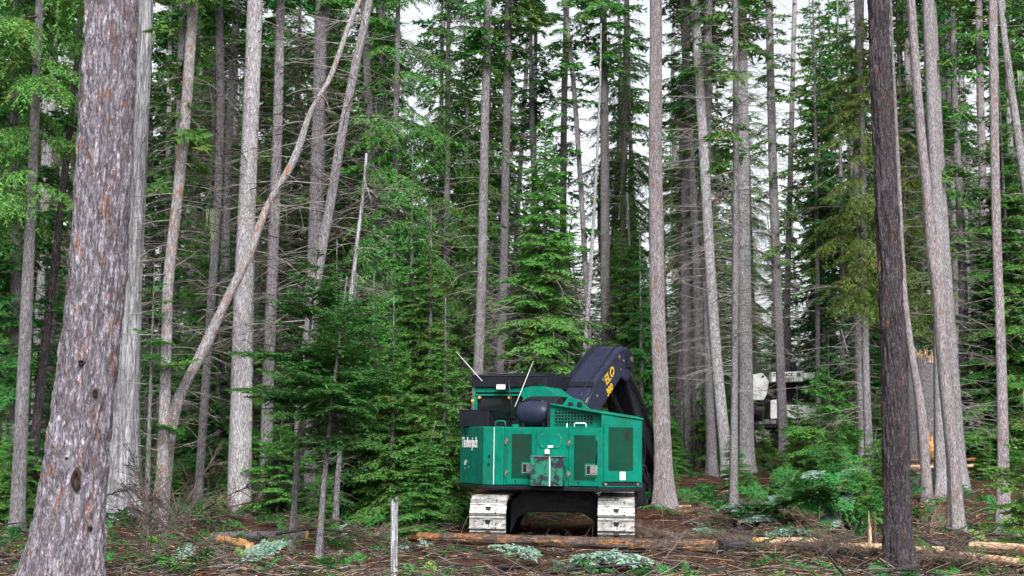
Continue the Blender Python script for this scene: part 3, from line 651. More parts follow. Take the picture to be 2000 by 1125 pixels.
young('spruce_tree', 'tall drooping spruce in the gap left of the broad whitish trunk', 395, 950, 21, 'hang_b', Y=41, w=.15, rot=1.9, top=400, dead=DB(2, 12, 110, 2.0, twigs=7))
young('hemlock_tree', 'low bush hiding the left track of the white machine', 1492, 890, 2.0, 'spruce_low_a', Y=46, w=.03, rot=.3)
young('hemlock_tree', 'low bush hiding the middle of the white machine', 1560, 890, 2.9, 'spruce_low_a', Y=47, w=.03, rot=1.3)
young('hemlock_tree', 'low bush hiding the right track of the white machine', 1600, 890, 2.4, 'spruce_low_a', Y=48, w=.03, rot=2.3)
young('spruce_tree', 'dense green spruce right behind the young dark firs', 650, 1000, 6.2, 'spruce_mid_c', Y=29, w=.07, rot=3.3)
young('spruce_tree', 'dense green spruce in front of the tall dense dark spruce', 765, 1000, 4.9, 'spruce_low_b', Y=28.5, w=.07, rot=5.3)
young('spruce_tree', 'dense spruce between the tall dense spruce and machine cab', 838, 980, 7.0, 'spruce_mid_b', Y=30.0, w=.09, rot=4.0)
young('spruce_tree', 'young spruce sprays right of the thickest trunk', 286, 1000, 5.4, 'airy', Y=26.5, w=.06, rot=3.0)
young('spruce_tree', 'dark spruce filling the gap left of the whitish trunk', 420, 960, 7.5, 'spruce_mid_c', Y=35, w=.1, rot=1.0)
young('spruce_tree', 'dark spruce between the left edge trunk and dark leaning trunk', 90, 960, 6.5, 'spruce_mid_c', Y=33, w=.1, rot=2.0)
young('spruce_tree', 'drooping spruce behind the right cluster of trunks', 1785, 930, 14.5, 'hang_a', Y=38, w=.13, rot=2.6)
young('spruce_tree', 'dark spruce behind the stick of the machine', 1255, 930, 7.4, 'spruce_mid_c', Y=40, w=.1, rot=.2)
young('spruce_tree', 'dark spruce between the two slim trunks at the right edge', 1985, 920, 13.0, 'spruce_mid_b', Y=41, w=.14, rot=.9)
young('spruce_tree', 'spruce behind the wide pale trunk', 1405, 900, 5.0, 'spruce_low_b', Y=44, w=.09, rot=1.9)

# dark knot scars on the thickest trunk
e, lp, rad, Yt = TREES['thickest trunk, plated grey-purple bark with dark knot scars, at the left']
for (px, py, w, h) in ((177, 712, 15, 12), (168, 935, 17, 46), (190, 1030, 8, 12), (150, 895, 6, 6), (200, 770, 8, 20)):
    c = P(px, py, Yt) - np.array(e.location); ax_ = np.array([np.interp(c[2], lp[:, 2], lp[:, k]) for k in range(3)]); r = float(np.interp(c[2], lp[:, 2], rad)) * (1.0 if py < 900 else 1.02)
    dx = c[0] - ax_[0]; m_ = mpp(Yt); rgk = np.random.default_rng(px)
    nu, nv = 18, 9; V = [];
    for i in range(nv):
        for j in range(nu):
            t = j / nu * 6.2832; q = (i + .02) / (nv - 1)
            xx = dx + w * .5 * m_ * q * math.cos(t) * (1 + .2 * math.sin(3 * t + px)); zz = c[2] + h * .5 * m_ * q * math.sin(t)
            s = math.sqrt(max(.02, 1 - (xx / r) ** 2)) * r
            out = .030 * math.exp(-((q - .62) / .22) ** 2) - .01 * (q > .95) + rgk.normal(0, .004) + .006 * math.sin(8 * t)
            V.append((ax_[0] + xx, ax_[1] - s - out, zz))
    F = [(i * nu + j, i * nu + (j + 1) % nu, (i + 1) * nu + (j + 1) % nu, (i + 1) * nu + j) for i in range(nv - 1) for j in range(nu)]
    link('knot_scar', new_mesh('knot_scar', V, F, M['knot'], True), e)

# ---------------------------------------------------------------- the wood behind: individuals sharing meshes
def trunk_proto(seed, H, r, mat, nd=110, dm='dead_wood'):
    rng = np.random.default_rng(seed)
    path = catmull(np.array([[0, 0, -.4], [rng.normal(0, .1), rng.normal(0, .1), H * .3], [rng.normal(0, .2), rng.normal(0, .2), H * .65], [rng.normal(0, .2), rng.normal(0, .2), H * .99]]), 8)
    rad = np.interp(path[:, 2], [0, H * .6, H], [r, r * .62, .02])
    return trunk_mesh(path, rad, mat, 10, 0, seed, 0, .5), dead_branches(seed, path, rad, 1.5, H * .5, nd, 1.9, twigs=6, mat=dm, thick=.0115)
TP = [trunk_proto(101, 26, .19, 'bark_grey'), trunk_proto(102, 26, .15, 'bark_mid', 110, 'dead_dark'), trunk_proto(103, 26, .13, 'bark_pale'), trunk_proto(104, 26, .17, 'bark_mid', 120)]
TS = [trunk_proto(111, 10, .10, 'bark_mid', 24), trunk_proto(112, 10, .08, 'bark_grey', 24)]
rng = np.random.default_rng(2024)
def backtree(px, Y, H, key, proto, Hs, name, label, group, rot, cs=None):
    x = P(px, 700, Y)[0]
    e = link(name, None, None, (x, Y, float(gz(x, Y)))); tag(e, label, 'tree', group)
    e.rotation_euler = (rng.normal(0, .015), rng.normal(0, .02), rot)
    me, db = proto
    t = link('trunk', me, e); t.scale = (1, 1, H / Hs)
    d = link('dead_branches', db, e); d.scale = (1, 1, H / Hs); tag(d, kind='stuff')
    cm, stm = CR[key]; src = {'spruce_low_b': 6.0, 'spruce_mid_a': 10, 'spruce_mid_b': 11, 'spruce_mid_c': 9, 'hang_b': 18, 'hang_c': 24, 'tall_a': 27, 'tall_b': 25, 'tall_c': 22, 'tall_d': 20, 'sparse': 24, 'high_a': 28, 'high_b': 26}[key]
    c = link('crown', cm, e); k = H / src; c.scale = (k, k, k) if cs is None else (cs, cs, k); c.rotation_euler = (0, 0, rng.random() * 6.28)
    tag(link('stems', stm, c), kind='stuff')
    return e
def window(px): return 1000 < px < 1290 or 1480 < px < 1590
SECT = [(170, 'left of the thickest trunk'), (480, 'between the thickest trunk and broad whitish trunk'), (720, 'behind the young dark firs'), (900, 'behind the tall dense dark spruce'), (1120, 'behind the bright spruce and machine cab'),
        (1290, 'behind the boom of the machine'), (1460, 'between the branchless trunk and wide pale trunk'), (1600, 'around the white machine'), (1740, 'behind the drooping yellow-green spruce'), (1880, 'behind the right cluster of trunks'), (9999, 'behind the two slim right trunks')]
def sector(px): return next(s for lim, s in SECT if px < lim)
# tall trunks in depth
for i in range(110):
    Y = 46 + 68 * (i / 110) ** 1.1; px = rng.uniform(-60, 2060); H = rng.uniform(21, 28)
    if window(px):
        if rng.random() < .5: continue
        H = rng.uniform(13, 18) if rng.random() < .6 else H
        key = 'sparse'
    else: key = str(rng.choice(['tall_a', 'tall_b', 'high_a', 'tall_b', 'sparse']))
    if 1400 < px < 1650 and Y < 72: continue
    s = sector(px)
    backtree(px, Y, H, key, TP[i % 4], 26, 'conifer_tree', 'tall conifer deep in the wood ' + s, 'tall conifers ' + s, rng.random() * 6.28)
# slender pale trunks with high crowns, nearer
for i in range(34):
    Y = 36 + 26 * (i / 34); px = rng.uniform(-20, 2020); H = rng.uniform(20, 26); s = sector(px); x = P(px, 800, Y)[0]
    if 1400 < px < 1650 or (900 < px < 1290 and Y < 42): continue
    backtree(px, Y, H, 'high_b' if i % 2 else 'sparse', TP[(0, 2, 3)[i % 3]], 26, 'conifer_tree', 'slender pale bare-trunked conifer ' + s, 'slender conifers ' + s, rng.random() * 6.28)
# dense crowns closing the view at the left and right
for i in range(56):
    Y = 42 + 60 * (i / 56); px = rng.uniform(-40, 960) if i % 4 else rng.uniform(1600, 2040); H = rng.uniform(15, 23); s = sector(px)
    backtree(px, Y, H, ['tall_c', 'tall_d'][i % 2], TP[i % 4], 26, 'conifer_tree', 'dense dark conifer deep in the wood ' + s, 'dense conifers ' + s, rng.random() * 6.28)
# understorey spruces
for i in range(85):
    Y = 40 + 55 * (i / 85); px = rng.uniform(-80, 2080); H = rng.uniform(4, 10)
    if 1450 < px < 1640 and Y < 68: continue
    key = str(rng.choice(['spruce_low_b', 'spruce_mid_c', 'spruce_mid_b', 'spruce_mid_c'])); s = sector(px)
    backtree(px, Y, H, key, TS[i % 2], 10, 'spruce_tree', 'understorey spruce ' + s, 'understorey spruces ' + s, rng.random() * 6.28)
for i in range(120):
    Y = 66 + 90 * (i / 120); px = rng.uniform(-100, 2100) if i % 3 else rng.uniform(900, 1700); H = rng.uniform(9, 15.5); s = sector(px)
    backtree(px, Y, H, 'tall_c', TS[i % 2], 10, 'spruce_tree', 'farthest dark spruce closing the wood ' + s, 'farthest spruces ' + s, rng.random() * 6.28, cs=rng.uniform(.9, 1.3))

# low young spruces on the forest floor between the trunks
k = 0
for i in range(130):
    Y = 26 + 22 * (i / 130); px = rng.uniform(-40, 2040)
    x = P(px, 800, Y)[0]
    if (-1.6 < x < 4.6 and Y < 34) or (px > 1730 and Y < 38): continue
    if 1480 < px < 1590 and Y < 58: H = rng.uniform(.6, 1.0)
    else: H = rng.uniform(.7, 2.6)
    s = sector(px); key = ['spruce_low_a', 'spruce_low_b', 'spruce_low_b'][i % 3]
    e = link('young_spruce', None, None, (x, Y, float(gz(x, Y)))); tag(e, 'knee-high to man-high young spruce ' + s, 'tree', 'low young spruces ' + s)
    e.rotation_euler = (rng.normal(0, .08), rng.normal(0, .08), rng.random() * 6.28)
    t = link('trunk', TS[i % 2][0], e); t.scale = (.3, .3, H / 10)
    sc = H / (4.2 if key == 'spruce_low_a' else 6.0); c = link('crown', CR[key][0], e); c.scale = (sc * 1.25, sc * 1.25, sc)
    tag(link('stems', CR[key][1], c), kind='stuff')
# ---------------------------------------------------------------- builder for made things
class MB:
    def __init__(s, T=None): s.V = []; s.F = []; s.T = T
    def add(s, V, F):
        o = len(s.V); s.V += [tuple(map(float, v)) for v in V]; s.F += [tuple(i + o for i in f) for f in F]; return s
    def box(s, x0, x1, y0, y1, z0, z1):
        V = [(x, y, z) for z in (z0, z1) for y in (y0, y1) for x in (x0, x1)]
        return s.add(V, [(0, 2, 3, 1), (4, 5, 7, 6), (0, 1, 5, 4), (2, 6, 7, 3), (0, 4, 6, 2), (1, 3, 7, 5)])
    def hexa(s, b, t):
        """bottom quad b and top quad t (counter-clockwise seen from above)"""
        V = list(b) + list(t)
        return s.add(V, [(3, 2, 1, 0), (4, 5, 6, 7), (0, 1, 5, 4), (1, 2, 6, 5), (2, 3, 7, 6), (3, 0, 4, 7)])
    def prism(s, poly, z0, z1):
        n = len(poly); V = [(x, y, z0) for x, y in poly] + [(x, y, z1) for x, y in poly]
        return s.add(V, [tuple(range(n - 1, -1, -1)), tuple(range(n, 2 * n))] + [(i, (i + 1) % n, n + (i + 1) % n, n + i) for i in range(n)])
    def prism_x(s, poly, x0, x1):
        """poly in (y,z), extruded along x"""
        n = len(poly); V = [(x0, y, z) for y, z in poly] + [(x1, y, z) for y, z in poly]
        return s.add(V, [tuple(range(n - 1, -1, -1)), tuple(range(n, 2 * n))] + [(i, (i + 1) % n, n + (i + 1) % n, n + i) for i in range(n)])
    def prism_y(s, poly, y0, y1):
        """poly in (x,z), extruded along y"""
        n = len(poly); V = [(x, y0, z) for x, z in poly] + [(x, y1, z) for x, z in poly]
        return s.add(V, [tuple(range(n)), tuple(range(2 * n - 1, n - 1, -1))] + [((i + 1) % n, i, n + i, n + (i + 1) % n) for i in range(n)])
    def tube(s, pts, r, n=8): V, F = tube(pts, r, n); return s.add(V, F)
    def cyl(s, a, b, r, n=12): return s.tube([a, b], r, n)
    def build(s, name, mat, parent=None, bevel=0.0, smooth=False):
        V = s.V if s.T is None else [s.T(*v) for v in s.V]
        me = new_mesh(name, V, s.F, M[mat] if isinstance(mat, str) else mat, smooth)
        me.validate()
        import bmesh
        bm = bmesh.new(); bm.from_mesh(me); bmesh.ops.recalc_face_normals(bm, faces=bm.faces); bm.to_mesh(me); bm.free()
        o = link(name, me, parent)
        if bevel:
            md = o.modifiers.new('bevel', 'BEVEL'); md.width = bevel; md.segments = 2; md.limit_method = 'ANGLE'; md.angle_limit = math.radians(35)
        return o
def text_mesh(name, body, size, mat, parent, matrix, sx=1.0, bold=0.0, extrude=.003, align='LEFT'):
    cu = bpy.data.curves.new('txt', 'FONT'); cu.body = body; cu.size = size; cu.extrude = extrude; cu.offset = bold; cu.align_x = align; cu.resolution_u = 3
    t = bpy.data.objects.new('txt', cu); COL.objects.link(t)
    bpy.context.view_layer.update()
    me = bpy.data.meshes.new_from_object(t.evaluated_get(bpy.context.evaluated_depsgraph_get()))
    bpy.data.objects.remove(t, do_unlink=True)
    me.name = name; me.materials.clear(); me.materials.append(M[mat])
    o = link(name, me, parent); o.matrix_local = matrix @ Matrix.Diagonal((sx, 1, 1, 1))
    return o
def frame3(o, xdir, ydir):
    x = Vector(xdir).normalized(); y = Vector(ydir); y = (y - x * y.dot(x)).normalized(); z = x.cross(y)
    return Matrix(((x.x, y.x, z.x, o[0]), (x.y, y.y, z.y, o[1]), (x.z, y.z, z.z, o[2]), (0, 0, 0, 1)))

def paint(name, col, worn=(0.02, 0.025, 0.022), lo=.64, rough=.38, streak=True):
    m, nt = NT(name); g = G(nt); co = g.obj()
    n = g.noise(co, 2.2, 4, .6); c = g.mix(g.step(n, .3, .7), tuple(v * .82 for v in col), tuple(v * 1.12 for v in col))
    dn = g.noise(co, 5.5, 8, .75, .5); d = g.step(dn, lo, lo + .05, 0, .9)
    c = g.mix(d, c, worn)
    st = g.noise(g.map(co, (14, 14, 1.1)), 2.0, 4, .65); c = g.mix(g.step(st, .55, .8, 0, .4), c, tuple(v * .35 for v in col))
    sc = g.step(g.noise(co, 60, 3, .7), .74, .78, 0, .7); c = g.mix(sc, c, (0.12, 0.25, 0.2))
    du = g.step(g.noise(g.map(co, (1, 1, .45)), 3.2, 7, .72, .6), .50, .70, 0, .62); c = g.mix(du, c, (col[0] * .35 + .016, col[1] * .35 + .016, col[2] * .35 + .012))
    r = g.step(g.noise(co, 9, 5), .3, .7, rough - .1, rough + .25)
    g.out(g.bsdf(c, r, 0, .15, g.bump(g.noise(co, 3.5, 2), .08, .02)))
    return m
M['green'] = paint('green_paint', (0.0, 0.150, 0.098))
M['green_dark'] = paint('dark_green_mesh', (0.003, 0.045, 0.028), lo=.6, rough=.6)
M['black'] = paint('black_paint', (0.011, 0.012, 0.017), (0.05, 0.045, 0.045), .66, .34)
M['black_sky_tint'] = paint('sky_tinted_black', (0.020, 0.024, 0.050), (0.04, 0.038, 0.042), .68, .30)  # blue of the reflected sky put into the black base colour
M['white_paint'] = paint('white_paint', (0.86, 0.87, 0.86), (0.16, 0.13, 0.10), .67, .5)
M['rubber'] = plain('hose_rubber', (0.012, 0.012, 0.014), .42, 0, .5, .3, 8)
M['steel'] = plain('worn_track_steel', (0.42, 0.42, 0.41), .45, .45, .5, .3, 6, (0.085, 0.07, 0.055), .525, .35)
M['steel_dark_dirty'] = plain('dark_dirty_steel', (0.17, 0.16, 0.15), .6, .4, .4, .4, 9, (0.06, 0.045, 0.035), .52, .3)
M['chrome'] = plain('bright_steel', (0.6, 0.6, 0.6), .25, .9, .5, .1, 9)
M['dark_hole'] = plain('dark_interior', (0.006, 0.006, 0.006), .8)
M['glass'] = plain('dark_glass', (0.006, 0.010, 0.010), .08, 0, .5, .1)
M['white_plain'] = plain('white_plastic', (0.75, 0.75, 0.75), .4, 0, .4, .08)
M['yellow'] = plain('yellow_paint', (0.70, 0.46, 0.02), .45, 0, .4, .2, 8, (0.16, 0.09, 0.02), .62)
M['red'] = plain('red_paint', (0.6, 0.02, 0.015), .4)
M['amber'] = plain('amber_plastic', (0.75, 0.38, 0.10), .35)
M['sign_black'] = plain('black_lettering', (0.01, 0.01, 0.01), .6)
M['sticker'] = plain('worn_sticker', (0.7, 0.72, 0.74), .5, 0, .3, .1, 20, (0.12, 0.14, 0.16), .60)

# ---------------------------------------------------------------- the green feller buncher
RX, RY = 1.05, 26.0
fb = link('feller_buncher', None, None, (RX, RY, 0.0)); fb.rotation_euler = (0, math.radians(.8), 0)
tag(fb, 'green and black tracked feller buncher with folded black boom, seen from behind', 'feller buncher')
YU, YT = math.radians(-20), math.radians(-5)
def U(x, y, z): return (x * math.cos(YU) - y * math.sin(YU), x * math.sin(YU) + y * math.cos(YU), z)
def TT(x, y, z): x -= .17; return (x * math.cos(YT) - y * math.sin(YT), x * math.sin(YT) + y * math.cos(YT), z)
Ub = lambda: MB(U)
# --- tracks
TRK_L, TRK_R, TRK_H = 4.25, .40, .80
def track_path(n):
    """closed stadium in (y,z), n equal steps"""
    st = TRK_L - 2 * TRK_R; per = 2 * st + 2 * math.pi * TRK_R; out = []
    for i in range(n):
        s = (i + .35) / n * per
        if s < st: out.append((-st / 2 + s, TRK_H, 0.0))
        elif s < st + math.pi * TRK_R:
            a = (s - st) / TRK_R; out.append((st / 2 + math.sin(a) * TRK_R, TRK_R + math.cos(a) * TRK_R, a))
        elif s < 2 * st + math.pi * TRK_R: out.append((st / 2 - (s - st - math.pi * TRK_R), 0.0, math.pi))
        else:
            a = math.pi + (s - 2 * st - math.pi * TRK_R) / TRK_R; out.append((-st / 2 + math.sin(a) * TRK_R, TRK_R + math.cos(a) * TRK_R, a))
    return out
NSH = 38
per = 2 * (TRK_L - 2 * TRK_R) + 2 * math.pi * TRK_R; pitch_ = per / NSH
mb = MB(); h = pitch_ * .455
mb.box(-.325, .325, -h, h, -.035, -.006)
mb.prism_x([(-h, -.006), (-h + .045, -.006), (-h + .034, .045), (-h + .010, .045)], -.325, .325)
mb.prism_x([(h * .80 - .016, -.006), (h * .80 + .016, -.006), (h * .80 + .008, .022), (h * .80 - .008, .022)], -.325, -.05)
mb.prism_x([(h * .80 - .016, -.006), (h * .80 + .016, -.006), (h * .80 + .008, .022), (h * .80 - .008, .022)], .05, .325)
shoe_me = new_mesh('shoe', mb.V, mb.F, M['steel']); shoe_dark = new_mesh('shoe', mb.V, mb.F, M['steel_dark_dirty'])
mb = MB(); mb.prism([(-.034, -.03), (.034, -.03), (.058, .05), (-.058, .05)], -.0045, -.0035); hole_me = new_mesh('mud_hole', mb.V, mb.F, M['dark_hole'])
mb = MB()
for bx in (-.085, .085):
    for by in (-.02, .045): mb.cyl((bx, by, -.008), (bx, by, .008), .014, 6)
bolt_me = new_mesh('bolts', mb.V, mb.F, M['chrome'])
for cx in (-1.14, 1.14):
    tr = MB(TT); y0 = TRK_L / 2 - TRK_R
    pl = [(math.sin(a) * (TRK_R - .055) + y0, math.cos(a) * (TRK_R - .055) + TRK_R) for a in np.linspace(0, math.pi, 12)] + [(-math.sin(a) * (TRK_R - .055) - y0, -math.cos(a) * (TRK_R - .055) + TRK_R) for a in np.linspace(0, math.pi, 12)]
    tr.prism_x(pl, cx - .16, cx + .16)
    track = tr.build('track', 'black', fb)
    f2 = MB(TT); f2.prism_x([(-1.5, .2), (1.5, .2), (1.5, .62), (-1.5, .62)], cx - .25 if cx > 0 else cx - .17, cx + .17 if cx > 0 else cx + .25); f2.build('track_frame', 'black', track, .02)
    for i, (y, z, a) in enumerate(track_path(NSH)):
        Ml = Matrix.Translation(Vector(TT(cx, y, z))) @ Matrix.Rotation(YT, 4, 'Z') @ Matrix.Rotation(-a, 4, 'X')
        s = link('shoe', shoe_me if y < -1.62 and z < TRK_H - .01 else shoe_dark, track); s.matrix_local = Ml  # only rear-end shoes are pale, all others take the darker steel
        if y < -1.2:
            q = link('mud_hole', hole_me, track); q.matrix_local = Ml
            q = link('bolts', bolt_me, track); q.matrix_local = Ml; tag(q, kind='stuff')
    mg = MB(TT); yy = [(-1.55, .80), (-1.2, .86), (1.3, .86), (1.6, .80)]
    mg.prism_x(yy + [(1.5, .83), (-1.45, .83)], cx - .24, cx + .24)
# --- undercarriage
uc = MB(TT)
prof = [(-.84, .10), (-.70, .40), (-.50, .52), (.50, .52), (.70, .40), (.84, .10), (.84, .70), (.55, .98), (-.55, .98), (-.84, .70)]
uc.prism_y(prof, -1.0, 1.0); uc.build('undercarriage', 'black', fb, .02)
tt = Ub(); tt.cyl((.05, -.1, .9), (.05, -.1, 1.02), .80, 32); tt.build('turntable', 'black', fb)
# --- deck
bz, tz = 1.02, 2.08
A_, B_, C_, D_ = (-1.79, -1.11), (-1.02, -1.88), (1.22, -1.88), (1.82, -1.28)
dk = Ub(); dk.prism([(-1.83, -1.10), (-1.04, -1.92), (1.24, -1.92), (1.87, -1.28), (1.45, -.1), (1.2, 1.1), (-1.83, 1.1)], bz - .075, bz - .004); deck = dk.build('deck', 'black', fb, .012)
# belly under the turntable side
# --- left housing with the chamfered counterweight corner
hs_ = Ub(); hs_.prism([A_, B_, (-.62, -1.88), (-.62, .2), (-1.79, .2)], bz, tz); housing_l = hs_.build('counterweight', 'green', fb, .018)
hs_ = Ub(); hs_.prism([(-.616, -1.875), (C_[0], -1.875), (C_[0], -.4), (-.616, -.4)], bz, tz - .004); engine = hs_.build('engine_housing', 'green', fb, .012)
# trim: bright vertical edge, deck lip
e = Ub(); e.box(-.810, -.801, -1.892, -1.876, bz + .01, tz - .01); e.build('edge_strip', 'sticker', housing_l)
for z in (1.42, 1.56): 
    e = Ub(); e.cyl((-.90, -1.884, z - .02), (-.90, -1.905, z - .02), .018, 8); e.build('bolt', 'black', housing_l)
e = Ub(); e.tube([(-.80, -1.84, tz - .02), (-.80, -1.84, tz + .08), (-.77, -1.84, tz + .105), (-.64, -1.84, tz + .105), (-.61, -1.84, tz + .08), (-.61, -1.84, tz - .02)], .013, 8); e.build('grab_rail', 'green', housing_l, smooth=True)
e = Ub(); e.cyl((-.50, -1.6, tz - .02), (-.50, -1.6, tz + .05), .07, 16); e.build('filler_cap', 'green', engine)
# lettering on the chamfer
n_ = Vector(U(-.7071, -.7071, 0)); xd = Vector(U(.7071, -.7071, 0))
o_ = Vector(U(A_[0] + .06, A_[1] - .06, 1.70)) + n_ * .004
text_mesh('lettering', 'Timberjack', .27, 'white_plain', housing_l, frame3(o_, xd, (0, 0, 1)), .60, .006)
e = MB()
for k, (dx, dz, w, hh) in enumerate([(.13, .02, .035, .09), (.18, .03, .05, .10), (.25, .07, .03, .05), (.16, -.05, .03, .03), (.33, -.02, .03, .03)]):
    a = o_ + xd * dx + Vector((0, 0, -.36 + dz)); e.add([a, a + xd * w, a + xd * w + Vector((0, 0, hh)), a + Vector((0, 0, hh * .8))], [(0, 1, 2, 3)])
e.build('worn_decal', 'white_plain', housing_l)
e = MB(); a = o_ + xd * .10 + Vector((0, 0, .27))
e.tube([a + xd * (.02 + .17 * t) + Vector((0, 0, .05 - .2 * math.sin(t * 3.1) * .4)) - n_ * .002 for t in np.linspace(0, 1, 8)], .012, 5); e.build('scuff', 'black', housing_l)
# --- doors on the rear face: list of (x0,x1, panel insets)
def rear_door(x0, x1, z0, z1, mx0, mx1, mz0, mz1, latch):
    y = -1.8755
    d = Ub(); d.box(x0, x1, y - .022, y - .001, z0, z1); door = d.build('door', 'green', engine, .008)
    p = Ub(); p.box(mx0, mx1, y - .026, y - .0225, mz0, mz1); p.build('vent_panel', 'green_dark', door)
    # raised mesh bars
    bars = Ub()
    for i in range(int((mx1 - mx0) / .022)): xx = mx0 + .008 + i * .022; bars.box(xx, xx + .006, y - .030, y - .0265, mz0 + .01, mz1 - .01)
    b = bars.build('vent_bars', 'green_dark', door); tag(b, kind='stuff')
    lx0, lx1, lz0, lz1 = latch
    l = Ub(); l.box(lx0 - .028, lx1 + .028, y - .034, y - .0305, lz0 - .028, lz1 + .028); l.build('latch_plate', 'green', door)
    l = Ub()
    for q in ((lx0, lx1, lz0, lz0 + .014), (lx0, lx1, lz1 - .014, lz1), (lx0, lx0 + .014, lz0 + .014, lz1 - .014), (lx1 - .014, lx1, lz0 + .014, lz1 - .014)): l.box(q[0], q[1], y - .05, y - .0345, q[2], q[3])
    l.build('latch_frame', 'chrome', door)
    l = Ub(); l.box(lx0 + .014, lx1 - .014, y - .038, y - .0345, lz0 + .014, lz1 - .014); l.build('latch_recess', 'dark_hole', door)
    l = Ub(); l.box(lx0 + .075, lx1 - .016, y - .047, y - .0385, lz0 + .018, lz1 - .018); l.build('latch_handle', 'chrome', door, .004)
    k = Ub(); k.cyl((.5 * (lx0 + x0) + .02, y - .022, z0 + .055), (.5 * (lx0 + x0) + .02, y - .026, z0 + .055), .02, 10); k.build('key_hole', 'dark_hole', door)
    for hz in (z0 + .20, z1 - .22):
        hh = Ub(); hh.cyl((x0 - .012, y - .028, hz - .06), (x0 - .012, y - .028, hz + .06), .011, 8)
        hh.box(x0 - .05, x0 - .014, y - .012, y - .002, hz - .04, hz + .02); hh.box(x0 - .01, x0 + .035, y - .034, y - .0225, hz - .02, hz + .04); hh.build('hinge', 'steel_dark_dirty', door)
    return door
rear_door(-.555, -.005, bz + .02, tz - .04, -.455, -.07, bz + .13, tz - .13, (-.24, -.03, 1.25, 1.42))
rear_door(.63, 1.19, bz + .02, tz - .06, .73, 1.13, bz + .12, tz - .14, (.96, 1.17, 1.24, 1.41))
# middle panel with bolted oval cover
y = -1.8755
p = Ub(); p.box(.01, .545, y - .014, y - .001, 1.56, tz - .03); mp = p.build('centre_panel', 'green', engine, .006)
ov = [(.275 + .15 * (1 if math.cos(a) > 0 else -1) * 1 + .075 * math.cos(a), 1.83 + .13 * math.sin(a)) for a in np.linspace(0, 2 * math.pi, 29)[:-1]]
p = Ub(); p.prism_y(ov, y - .026, y - .0145); cov = p.build('oval_cover', 'green', mp, .004)
for a in np.linspace(0, 2 * math.pi, 15)[:-1]:
    xx = .275 + .13 * (1 if math.cos(a) > 0.2 else -1 if math.cos(a) < -.2 else math.cos(a) * 3) + .075 * math.cos(a); zz = 1.83 + .112 * math.sin(a)
    q = Ub(); q.cyl((xx, y - .026, zz), (xx, y - .036, zz), .009, 6); q.build('bolt', 'chrome', mp)
q = Ub(); q.box(.235, .335, y - .029, y - .0265, 1.71, 1.75); q.build('sticker', 'sticker', mp)
p = Ub(); p.box(-.07, .06, y - .02, y - .0155, 1.535, 1.545); p.build('seam', 'dark_hole', engine)
# tool box hung on the rear
p = Ub(); p.box(-.02, .335, -2.12, -1.915, bz + .01, 1.545); tb = p.build('rear_box', 'green', engine, .006)
def box_mat():
    m, nt = NT('chipped_box_paint'); g = G(nt); co = g.obj()
    d = g.step(g.noise(co, 6.0, 7, .75, .6), .47, .52); c = g.mix(d, (0.008, 0.16, 0.095), (0.018, 0.016, 0.028)); g.out(g.bsdf(c, .5, 0, .4)); return m
M['chipped'] = box_mat(); tb.data.materials.clear(); tb.data.materials.append(M['chipped'])
p = Ub(); p.box(.339, .350, -2.125, -1.92, bz + .008, 1.547); p.build('edge_strip', 'sticker', tb)
p = Ub(); p.box(.357, .575, -2.10, -1.915, bz + .01, 1.545); p.build('side_box', M['chipped'], tb, .006)
p = Ub(); p.box(-.025, .58, -2.13, -1.91, 1.548, 1.562); p.build('lid', 'steel_dark_dirty', tb)
p = Ub(); p.cyl((.26, -2.02, 1.60), (.26, -2.02, 1.67), .045, 16); p.cyl((.26, -2.02, 1.67), (.26, -2.02, 1.685), .036, 16); bc = p.build('beacon', 'white_plain', tb, smooth=False)
p = Ub(); p.cyl((.26, -2.02, 1.562), (.26, -2.02, 1.60), .04, 12); p.build('beacon_foot', 'black', tb)
# --- right corner compartment (chamfer) and raised hood
def hz_(x): return 2.50 - (x - .20) / 1.62 * .25                  # hood top falls to the right
hb = [(.20, -1.74), (1.20, -1.86), D_, (1.82, -.2), (.20, -.2)]
hd = Ub(); n = len(hb)
hb2 = [(1.224, -1.876), D_, (1.40, -.1), (1.224, -.1)]
cc = Ub(); V = [(x, y_, bz) for x, y_ in hb2] + [(x, y_, hz_(x) - .02) for x, y_ in hb2]
cc.add(V, [(3, 2, 1, 0), (4, 5, 6, 7)] + [(i, (i + 1) % 4, 4 + (i + 1) % 4, 4 + i) for i in range(4)]); corner = cc.build('corner_compartment', 'green', fb, .014)
hb3 = [(.20, -1.70), (1.222, -1.70), (1.222, -.25), (.20, -.25)]
cc = Ub(); V = [(x, y_, tz - .002) for x, y_ in hb3] + [(x, y_, hz_(x) - .02) for x, y_ in hb3]
cc.add(V, [(3, 2, 1, 0), (4, 5, 6, 7)] + [(i, (i + 1) % 4, 4 + (i + 1) % 4, 4 + i) for i in range(4)]); hood = cc.build('hood', 'green', fb, .01)
rf = [(.17, -1.74), (1.20, -1.90), (1.245, -1.89), (1.85, -1.29), (1.42, -.08), (.17, -.2)]
cc = Ub(); n = len(rf); V = [(x, y_, hz_(x) - .018) for x, y_ in rf] + [(x, y_, hz_(x) + .012) for x, y_ in rf]
cc.add(V, [tuple(range(n - 1, -1, -1)), tuple(range(n, 2 * n))] + [(i, (i + 1) % n, n + (i + 1) % n, n + i) for i in range(n)]); cc.build('hood_roof', 'green', hood, .008)
